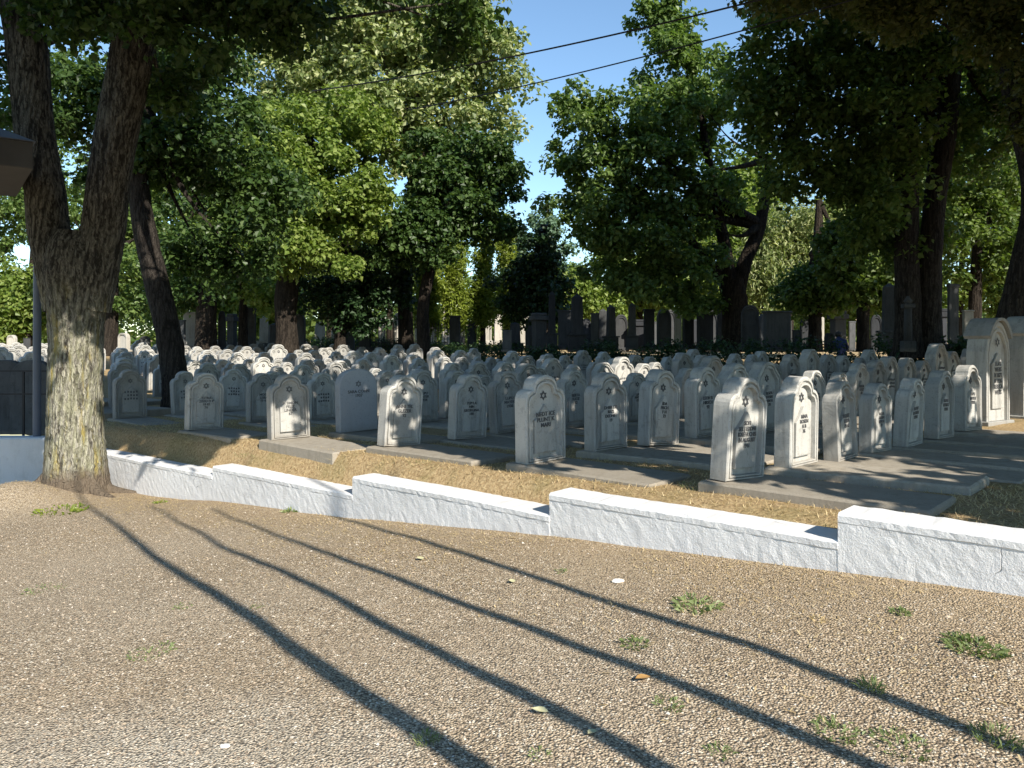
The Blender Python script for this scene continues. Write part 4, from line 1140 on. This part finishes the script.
for a in [
    ('obelisk', 552, 291, 352, 7, 32, dg_, 'slim black obelisk on a stepped base beside the dark evergreen'),
    ('obelisk', 577, 294, 352, 12, 31, dg_, 'broad black obelisk on a wide plinth, the tallest black stone'),
    ('capped', 539, 313, 350, 12, 33, os_, 'grey block monument with a dark projecting cap'),
    ('slabstone', 565, 310, 350, 14, 36, os_, 'grey slab standing between the two black obelisks'),
    ('slabstone', 595, 313, 350, 8, 32, os_, 'narrow grey slab beside the broad black obelisk'),
    ('obelisk', 611, 305, 350, 8, 32, os_, 'grey tapering pillar under the maple foliage'),
    ('obelisk', 632, 303, 350, 8, 31.5, os_, 'thin grey tapering pillar under the maple'),
    ('slabstone', 649, 309, 350, 11, 31, dg_, 'blue black slab under the maple foliage'),
    ('arch', 664, 309, 350, 14, 32, os_, 'rounded dark grey stone between black slabs'),
    ('slabstone', 678, 312, 350, 7, 31.5, ps_, 'narrow tan stone among the black slabs'),
    ('arch', 688, 309, 350, 11, 31, dg_, 'black rounded stone next to the narrow tan one'),
    ('slabstone', 705, 313, 350, 17, 31, dg_, 'broad black slab in the shade of the maple'),
    ('slabstone', 722, 305, 350, 10, 33, os_, 'grey slab with a pale top against the maple trunk'),
    ('arch', 750, 305, 350, 17, 28, os_, 'broad grey green rounded stone in front of the leaning limb'),
    ('slabstone', 777, 311, 352, 26, 27, os_, 'wide brownish slab beside the pale weeping tree'),
    ('obelisk', 889, 283, 352, 12, 26, os_, 'tall mottled obelisk beside the twin stems'),
    ('pillar', 908, 296, 352, 8, 20.5, os_, 'slim column with an urn in front of the twin stems'),
    ('slabstone', 953, 284, 352, 12, 24, os_, 'tall brown slab against the twin stems'),
    ('slabstone', 968, 310, 350, 12, 23, ps_, 'pale framed stone with a light top past the twin stems'),
    ('slabstone', 797, 330, 352, 9, 28, dg_, 'low dark stone beside the straight black trunk'),
    ('arch', 829, 333, 352, 8, 28, dg_, 'small black stone next to the straight black trunk'),
    ('slabstone', 507, 330, 352, 9, 30, os_, 'plain grey slab at the end of the iron fence'),
    ('arch', 124, 333, 352, 12, 33, ps_, 'pale arched stone with a dark panel behind the headstones'),
    ('slabstone', 190, 312, 352, 12, 36, ps_, 'tall pale blue slab between broad trunks'),
    ('slabstone', 182, 320, 352, 8, 35, os_, 'grey slab touching the tall pale slab'),
    ('slabstone', 252, 308, 352, 8, 37, os_, 'narrow grey slab beside the slim trunk'),
    ('obelisk', 264, 316, 352, 9, 42, ps_, 'pale obelisk left of the flared trunk'.replace('left of', 'close by')),
    ('arch', 145, 336, 352, 10, 37, os_, 'small grey arched stone behind the leaning trunk'),
    ('arch', 320, 322, 350, 10, 46, ps_, 'sunlit cream stone past the flared trunk'),
    ('arch', 336, 326, 350, 9, 46, ps_, 'low sunlit cream stone in the bushy shade'),
    ('slabstone', 382, 315, 348, 7, 44, ps_, 'sunlit pale slab behind the iron fence end'),
    ('arch', 398, 313, 348, 9, 45, ps_, 'pale rounded stone beside the fence trunk'),
    ('slabstone', 419, 312, 348, 8, 45, ps_, 'sunlit cream slab behind the iron fence'),
    ('arch', 432, 313, 348, 9, 46, ps_, 'pale pinkish rounded stone behind the iron fence'),
    ('arch', 447, 305, 345, 9, 48, ps_, 'tall grey white stone under the conifers'),
    ('capped', 460, 310, 345, 9, 49, os_, 'capped grey stone under the conifers'),
    ('arch', 486, 308, 345, 11, 47, ps_, 'large pale arched stone under the tallest conifer'),
    ('slabstone', 498, 312, 345, 8, 48, ps_, 'cream slab beside the large pale arched stone'),
    ('slabstone', 524, 316, 346, 9, 46, ps_, 'bright stone behind the dark evergreen'),
    ('slabstone', 790, 313, 345, 6, 44, ps_, 'bright slab behind the straight black trunk'),
    ('slabstone', 822, 312, 345, 4, 44, ps_, 'thin bright post stone beside the straight black trunk'),
    ('arch', 12, 335, 352, 9, 38, ps_, 'sunlit small stone near the grey pole'),
    ('slabstone', 27, 338, 352, 7, 38, os_, 'grey small stone near the grey pole'),
]: old_stone(*a)
OLD = ['grey', 'dark', 'mossy', 'stained', 'mottled', 'dull']
q = 0
for xp in (586, 603, 621, 641, 656, 671, 696, 713, 731, 742, 763, 787, 806, 838, 852, 876, 897, 922, 940, 455, 472, 515, 530, 350, 365, 300, 275, 222, 232, 160):
    q += 1
    kd = ('slabstone', 'arch', 'obelisk', 'arch', 'capped')[q % 5]
    old_stone(kd, xp, rng.uniform(306, 324), 352, rng.uniform(7, 13), rng.uniform(34, 43), (os_, dg_, os_)[q % 3],
              f"{OLD[q % 6]} old {dict(slabstone='slab', arch='rounded stone', obelisk='pillar', capped='capped block')[kd]}, {ORD[q % 15]} from {'the maple trunk' if q > 15 else 'the black obelisks'} in the second old line")

# the iron fence
d = 37
f0 = px(372, 325, d); 
fe = empty('iron_fence', px(410, 350, d)); tag(fe, 'black iron picket fence in front of the sunlit far stones', 'fence')
b = fe.location
mb = MB(); w = 75 / F * d
for zz in (.35, 1.05): mb.box((0, 0, zz), (w, .03, .035))
mb.build('rail', M['iron'], fe)
mb = MB()
for k in range(26): mb.box((-w / 2 + w * k / 25, -.02, .62), (.022, .022, 1.2)); mb.lathe([(.03, 1.2), (.0, 1.34)], (-w / 2 + w * k / 25, -.02, 0), 4)
mb.build('picket', M['iron'], fe)
# dark clipped hedge along the back of the headstones
def hedge(p0, p1, hgt, wid, label, seed):
    p0, p1 = np.array(p0), np.array(p1); L = np.linalg.norm(p1 - p0)
    n = int(L * 12)
    r = np.random.default_rng(seed)
    t = r.random(n)[:, None]
    P = p0 + (p1 - p0) * t + r.normal(0, wid * .3, (n, 2))
    z = cem_z(P[:, 0], P[:, 1]) + hgt * (.25 + .7 * r.random(n))
    C = np.column_stack([P, z])
    q = leaves_np(C, np.full((n, 3), .3), 60, .11, seed)
    o = empty('hedge', (p0[0], p0[1], float(cem_z(*p0))))
    link('foliage', leaf_mesh('foliage', q - np.array(o.location), M['leaf_cypress']), o)
    parts = [[(*(p0 + (p1 - p0) * u), float(cem_z(*(p0 + (p1 - p0) * u))) - .05, .03), (*(p0 + (p1 - p0) * u), float(cem_z(*(p0 + (p1 - p0) * u))) + hgt * .5, .02)] for u in np.linspace(.02, .98, int(L / 1.2))]
    link('stems', trunk_mesh(parts, M['bark3'], o.location, 6, .02), o)
    tag(o, label, 'hedge')
def on_n(s, n): return W0 + s * WD + n * WN
hedge(on_n(4.5, 18.6), on_n(16.5, 18.6), 1.35, 1.2, 'dark low hedge behind the middle rows of headstones', 5)
hedge(on_n(-4, 18.4), on_n(4.3, 18.6), 1.35, 1.2, 'dark low hedge between the headstones and the black slabs', 6)
hedge(on_n(16.7, 18.6), on_n(50, 18.9), 1.1, 1.2, 'dark low hedge behind the white sunlit tops of the far rows', 7)

# ------------------------------------------------------------------ pole, rail, shelter roof, wires
pl = empty('steel_pole', px(37, 446, 14.9)); tag(pl, 'grey blue steel pole behind the shaded wall, beside the big trunk', 'pole')
mb = MB(); mb.tube([(0, 0, -.4), (0, 0, 1.5), (.01, 0, 3.9)], [.075, .072, .07], 14); mb.build('shaft', M['pole'], pl)
mb = MB(); mb.lathe([(.085, 3.88), (.085, 3.93), (.02, 3.97)], (0, 0, 0), 14); mb.build('cap', M['pole'], pl)
rl = empty('iron_railing', px(10, 446, 15.2)); tag(rl, 'thin iron railing fixed by the steel pole above the shaded wall', 'railing')
mb = MB(); y1, y2 = (446 - 371) / F * 15.2, (446 - 394) / F * 15.2
mb.box((-.4, 0, y1), (2.6, .03, .03)); mb.build('rail', M['iron'], rl)
mb = MB(); mb.box((-.4, 0, y2), (2.6, .03, .03)); mb.build('rail', M['iron'], rl)
for x in (-1.6, -.55, .25, .85):
    mb = MB(); mb.box((x, .022, y1 / 2 - .1), (.035, .035, y1 + .2)); mb.build('post', M['iron'], rl)
# big plain stones just behind the railing
for q, (x, w) in enumerate(((5, 46), (33, 40))):
    p = px(x, 434, 16.6)
    t = empty('broad_headstone', p, R(4)); mb = MB(); tablet_geo(mb, w / F * 16.6, .2, 74 / F * 16.6, 'round', True); mb.build('tablet', M['old_stone'], t)
    tag(t, ['broad dark round topped stone behind the railing, cut by the picture edge', 'broad dark round topped stone behind the steel pole'][q], 'gravestone', 'broad stones behind the railing')
d = 11.0
rf = empty('shelter_roof', px(33, 142, d)); rf.rotation_euler = (0, 0, R(37)); tag(rf, 'corner of a flat shelter roof jutting in under the tree', 'shelter')
o0 = Vector(rf.location)
e0 = px(33, 142, d) - o0; e1 = px(34, 169, d) - o0
mb = MB(); zc = (e0.z + e1.z) / 2; zh = e0.z - e1.z
mb.box((e0.x - 2.0, e0.y + 1.3, zc), (4.0, 2.6, zh), 0, 0, .01); mb.build('fascia', M['roof'], rf)
mb = MB(); 
vs = [(e0.x + .03, e0.y - .04, e0.z + .004), (e0.x - 4.1, e0.y - .04, e0.z + .004), (e0.x - 4.1, e0.y + 2.7, e0.z + .004), (e0.x + .03, e0.y + 2.7, e0.z + .004), (e0.x - 1.6, e0.y + 1.3, e0.z + .8), (e0.x - 2.6, e0.y + 1.3, e0.z + .8)]
mb.add(vs, [(0, 1, 5, 4)[::-1], (1, 2, 5)[::-1], (2, 3, 4, 5)[::-1], (3, 0, 4)[::-1], (0, 3, 2, 1)[::-1]]); mb.build('roof_covering', M['roof_metal'], rf)
for x in (e0.x - 3.7,):
    for yy in (e0.y + .15, e0.y + 2.4):
        zg = float(gravel_z(o0.x + x, o0.y + yy)) - o0.z
        mb = MB(); mb.box((x, yy, (e1.z + zg) / 2 - .05), (.12, .12, e1.z - zg + .1)); mb.build('post', M['roof'], rf)
def wire(p0, p1, d0, d1, label, ext=.25):
    a, b = px(*p0, d0), px(*p1, d1)
    a, b = a - (b - a) * .6, b + (b - a) * .35
    pts = []
    for t in np.linspace(0, 1, 30):
        p = a.lerp(b, t); p.z += -.9 * (1 - (2 * t - 1) ** 2) * .15
        pts.append(p)
    o = empty('overhead_wire', pts[0]); mb = MB(); mb.tube([p - pts[0] for p in pts], [.013] * 30, 6); m_ = mb.build('cable', M['cable'], o)
    tag(o, label, 'wire', 'overhead wires')
wire((430, 66), (712, 6), 14, 11, 'upper black overhead wire crossing the blue sky')
wire((525, 80), (820, 4), 16, 12, 'lower black overhead wire crossing the blue sky')

# ------------------------------------------------------------------ a visitor in navy, half hidden by the headstones
def person(x, y, d):
    b = px(x, y, d); b.z = float(cem_z(b.x, b.y))
    t = empty('person', b, R(0)); tag(t, 'person in a navy jacket bending among the far headstones', 'person')
    joints = {'pelvis': (0, 0, .82, .15), 'waist': (0, .06, 1.0, .14), 'chest': (0, .16, 1.2, .17), 'neck': (0, .26, 1.36, .06), 'head': (0, .31, 1.47, .095), 'crown': (0, .33, 1.55, .07),
              'lsh': (-.18, .17, 1.28, .075), 'lel': (-.27, .22, 1.02, .055), 'lha': (-.20, .38, .85, .04), 'rsh': (.18, .17, 1.28, .075), 'rel': (.28, .22, 1.02, .055), 'rha': (.20, .38, .85, .04),
              'lhip': (-.10, 0, .78, .10), 'lkn': (-.11, .05, .45, .07), 'lan': (-.11, 0, .08, .05), 'lto': (-.12, .15, .03, .04), 'rhip': (.10, 0, .78, .10), 'rkn': (.11, .05, .45, .07), 'ran': (.11, 0, .08, .05), 'rto': (.12, .15, .03, .04)}
    names = list(joints); idx = {k: i for i, k in enumerate(names)}
    E = [('pelvis', 'waist'), ('waist', 'chest'), ('chest', 'neck'), ('neck', 'head'), ('head', 'crown'), ('chest', 'lsh'), ('lsh', 'lel'), ('lel', 'lha'), ('chest', 'rsh'), ('rsh', 'rel'), ('rel', 'rha'), ('pelvis', 'lhip'), ('lhip', 'lkn'), ('lkn', 'lan'), ('lan', 'lto'), ('pelvis', 'rhip'), ('rhip', 'rkn'), ('rkn', 'ran'), ('ran', 'rto')]
    me = bpy.data.meshes.new('body'); me.from_pydata([joints[k][:3] for k in names], [(idx[a], idx[b_]) for a, b_ in E], [])
    o = link('body', me, t)
    sk = o.modifiers.new('skin', 'SKIN')
    for i, k in enumerate(names): me.skin_vertices[0].data[i].radius = (joints[k][3], joints[k][3])
    me.skin_vertices[0].data[0].use_root = True
    o.modifiers.new('sub', 'SUBSURF').render_levels = 2
    me.materials.append(M['navy'])
    mb = MB(); mb.lathe([(.03, -.10), (.10, -.06), (.115, .02), (.09, .09), (.02, .12)], (0, .31, 1.50), 14); mb.build('hair', M['hair'], t)
person(842, 360, 26.5)

# ------------------------------------------------------------------ grass, weeds, leaves
def dry_grass():
    N = 42000
    s = rng.uniform(-3, 15, N); n = .34 + rng.random(N) ** .8 * 2.6 + np.interp(s, _ps, _pn)
    P = W0 + s[:, None] * WD + n[:, None] * WN
    keep = (P[:, 1] > 2) & (np.abs(P[:, 0] / P[:, 1]) < .75)
    P = P[keep]; k = len(P)
    z = cem_z(P[:, 0], P[:, 1])
    a = rng.random(k) * 6.28; h = rng.uniform(.008, .035, k); lean = rng.normal(0, .035, (k, 2)); w = rng.uniform(.0025, .005, k)
    dx, dy = np.cos(a) * w, np.sin(a) * w
    v = np.empty((k, 4, 3))
    v[:, 0] = np.column_stack([P[:, 0] - dx, P[:, 1] - dy, z - .005]); v[:, 1] = np.column_stack([P[:, 0] + dx, P[:, 1] + dy, z - .005])
    v[:, 2] = np.column_stack([P[:, 0] + lean[:, 0] + dx * .3, P[:, 1] + lean[:, 1] + dy * .3, z + h]); v[:, 3] = np.column_stack([P[:, 0] + lean[:, 0] - dx * .3, P[:, 1] + lean[:, 1] - dy * .3, z + h])
    o = link('dry_grass', leaf_mesh('dry_grass', v, M['straw'])); tag(o, 'dry straw coloured grass between the white wall and the graves', 'grass', kind='stuff')
dry_grass()

def litter():
    N = 9000
    s = rng.uniform(-3, 13, N); n = -.02 - np.abs(rng.normal(0, 1.0, N)) + np.interp(s, _ps, _pn)
    P = W0 + s[:, None] * WD + n[:, None] * WN
    P = np.vstack([P, np.column_stack([TREE1.x + rng.normal(.3, 1.1, 1500), TREE1.y - np.abs(rng.normal(.6, .8, 1500))])])
    pat = np.array([gap(x * 2.1, y * 2.4) for x, y in P]); P = P[(pat > -.25) & (P[:, 1] > 2)]
    k = len(P); z = gravel_z(P[:, 0], P[:, 1]) + .006
    a = rng.random(k) * 6.28; L = rng.uniform(.012, .05, k); w = rng.uniform(.0015, .004, k)
    ca, sa = np.cos(a), np.sin(a); up = rng.uniform(0, .012, k)
    v = np.stack([np.column_stack([P[:, 0] - sa * w, P[:, 1] + ca * w, z]), np.column_stack([P[:, 0] + sa * w, P[:, 1] - ca * w, z]),
                  np.column_stack([P[:, 0] + ca * L + sa * w, P[:, 1] + sa * L - ca * w, z + up]), np.column_stack([P[:, 0] + ca * L - sa * w, P[:, 1] + sa * L + ca * w, z + up])], 1)
    o = link('straw_litter', leaf_mesh('straw_litter', v, M['straw'])); tag(o, 'dry straw and twig litter drifted along the foot of the white wall', 'litter', kind='stuff')
litter()

def weed(x, y, wpx, hpx, label, mat='weed', n=60, on='gravel', bladed=False, seed=0):
    if on == 'gravel': b = ground_hit(x, y)
    else:
        d = 8.0
        for _ in range(60):
            z = float(cem_z((x - CX) / F * d, d)) - EYE; d = .6 * d + .4 * (-z * F / (y - HY))
        b = Vector(((x - CX) / F * d, d, float(cem_z((x - CX) / F * d, d))))
    d = b.y; w, h = wpx / F * d, hpx / F * d
    r = np.random.default_rng(seed + int(x))
    k = int(n * 1.6); h *= .62
    a = r.random(k) * 6.28; rad = np.sqrt(r.random(k)) * w / 2
    P = np.column_stack([np.cos(a) * rad, np.sin(a) * rad * 1.3, np.zeros(k)])
    L = h * (.5 + .8 * r.random(k))
    out = np.column_stack([np.cos(a) * .5 + r.normal(0, .3, k), np.sin(a) * .5 + r.normal(0, .3, k), np.full(k, .9 if bladed else .55)])
    out /= np.linalg.norm(out, axis=1)[:, None]
    side = np.cross(out, r.standard_normal((k, 3))); side /= np.linalg.norm(side, axis=1)[:, None]
    ww = (L * (.05 if bladed else .15))[:, None]
    v = np.stack([P, P + out * L[:, None] * .5 + side * ww, P + out * L[:, None] + np.array([0, 0, -.25]) * L[:, None], P + out * L[:, None] * .5 - side * ww], 1)
    o = link('weed', leaf_mesh('weed', v, M[mat]), None, b)
    tag(o, label, 'weed', 'green weeds in the gravel')
for a in [
    (152, 653, 40, 9, 'flat fresh green weed alone in the open gravel under the first long shadow', 'weed', 60),
    (697, 607, 46, 14, 'broad grey green weed clump near the foot of the long wall section', 'weed', 90),
    (975, 648, 50, 13, 'wide weed patch beside the picture edge below the tallest wall section', 'weed', 210),
    (900, 613, 18, 10, 'small weed tuft below the wall between two larger weed patches', 'weed', 40),
    (872, 690, 20, 22, 'upright grassy tuft standing on the fourth long shadow', 'weed', 50, 'gravel', True),
    (995, 740, 40, 24, 'grassy tuft at the end of the fourth long shadow', 'weed', 80, 'gravel', True),
    (427, 742, 22, 18, 'grassy tuft growing inside the first long shadow', 'weed', 45, 'gravel', True),
    (45, 590, 34, 6, 'low flat weed near the picture edge below the big trunk', 'weed', 50),
    (60, 512, 44, 10, 'yellow green weed row at the foot of the big trunk', 'leaf_thuja', 70),
    (160, 503, 10, 6, 'tiny yellow weed on the ground between trunk and white wall', 'leaf_thuja', 25),
    (290, 512, 9, 9, 'little weed growing at the foot of the white wall', 'weed', 25),
    (183, 607, 16, 6, 'small weed near the first long shadow', 'weed', 25),
    (257, 607, 12, 5, 'small weed between the first and second long shadows', 'weed', 25),
    (635, 645, 24, 12, 'weed tuft by the third long shadow', 'weed', 45),
    (668, 705, 28, 10, 'weed clump on the third long shadow near the bottom', 'weed', 50),
    (720, 752, 26, 10, 'weed at the bottom edge between the third and fourth shadows', 'weed', 45),
    (838, 732, 44, 12, 'spread weed patch below the fourth long shadow', 'weed', 80),
    (900, 745, 50, 12, 'weed patch at the bottom edge beside the grassy tuft', 'weed', 80),
    (562, 572, 14, 6, 'small weed in the gravel before the middle wall section', 'weed', 25),
    (540, 755, 22, 8, 'small weed at the bottom edge beside the second long shadow', 'weed', 30),
    (818, 620, 14, 8, 'dry weed in the gravel below the wall step', 'straw', 30),
]: weed(*a)
for a in [(560, 470, 30, 8, 'green grass tuft before the sunlit slab', 'weed', 60, 'soil', True), (590, 473, 26, 7, 'second green grass tuft before the sunlit slab', 'weed', 60, 'soil', True), (250, 460, 30, 6, 'dry green tuft above the second white wall section', 'weed', 50, 'soil', True), (700, 487, 40, 7, 'green tuft beneath the foremost headstone slab', 'weed', 60, 'soil', True), (420, 463, 26, 5, 'grass tuft above the third white wall section', 'weed', 50, 'soil', True)]:
    weed(*a)
def fallen_leaf(x, y, s, mat, label, rz):
    b = ground_hit(x, y)
    out = [(0, -.5), (.18, -.38), (.36, -.1), (.30, .18), (.12, .40), (0, .55), (-.12, .40), (-.30, .18), (-.36, -.1), (-.18, -.38)]
    mb = MB(); vs = [(p[0] * s, p[1] * s, .012 + .25 * s * (abs(p[0]) ** 1.3)) for p in out] + [(0, 0, .010)]
    mb.add(vs, [(k, (k + 1) % 10, 10) for k in range(10)], 0, True)
    o = mb.build('fallen_leaf', M[mat], None, b + Vector((0, 0, .006))); o.rotation_euler = (.05, .04, rz); tag(o, label, 'leaf', 'leaves lying on the gravel')
fallen_leaf(540, 714, .075, 'dead_leaf', 'pale yellow leaf lying between the second and third long shadows', 1.2)
fallen_leaf(420, 560, .085, 'dead_leaf', 'pale leaf lying beyond the third long shadow', .6)
fallen_leaf(643, 681, .08, 'brown_leaf', 'orange brown leaf beside the third long shadow', 2.0)
fallen_leaf(592, 736, .05, 'dead_leaf', 'small pale leaf near the bottom beside the third long shadow', 2.4)
fallen_leaf(512, 583, .07, 'dead_leaf', 'small pale leaf in the gravel under the fourth long shadow', .2)
for x, y, s, lab in ((800, 563, .09, 'white plaster chip fallen at the foot of the wall step'), (618, 582, .06, 'white plaster chip lying in open gravel'), (225, 747, .03, 'white pebble in the pale gravel corner')):
    b = ground_hit(x, y); mb = MB(); r = np.random.default_rng(int(x))
    mb.lathe([(s * .25, -.01), (s * .55, .004), (s * .5, s * .25), (s * .2, s * .36)], (0, 0, 0), 9, 0, False)
    mb.v = [(v[0] * 1.4 + r.normal(0, s * .06), v[1] + r.normal(0, s * .06), v[2] + r.normal(0, s * .02)) for v in mb.v]
    o = mb.build('plaster_chip', M['white_chip'], None, b); tag(o, lab, 'stone', 'white chips on the gravel')
# house far up the slope, seen in the gap beside the big trunk
p = px(16, 292, 130)
h = empty('far_house', p); tag(h, 'pale house with a tiled roof on the far slope, beside the big trunk', 'house')
mb = MB(); mb.box((0, 3, -3), (9, 6, 8)); mb.build('wall', M['plaster'], h)
mb = MB(); mb.add([(-5, -.6, 1.01), (5, -.6, 1.01), (5, 6.6, 1.01), (-5, 6.6, 1.01), (-3, 3, 3.2), (3, 3, 3.2)], [(0, 1, 5, 4), (1, 2, 5), (2, 3, 4, 5), (3, 0, 4), (3, 2, 1, 0)]); mb.build('roof', M['tiles'], h)
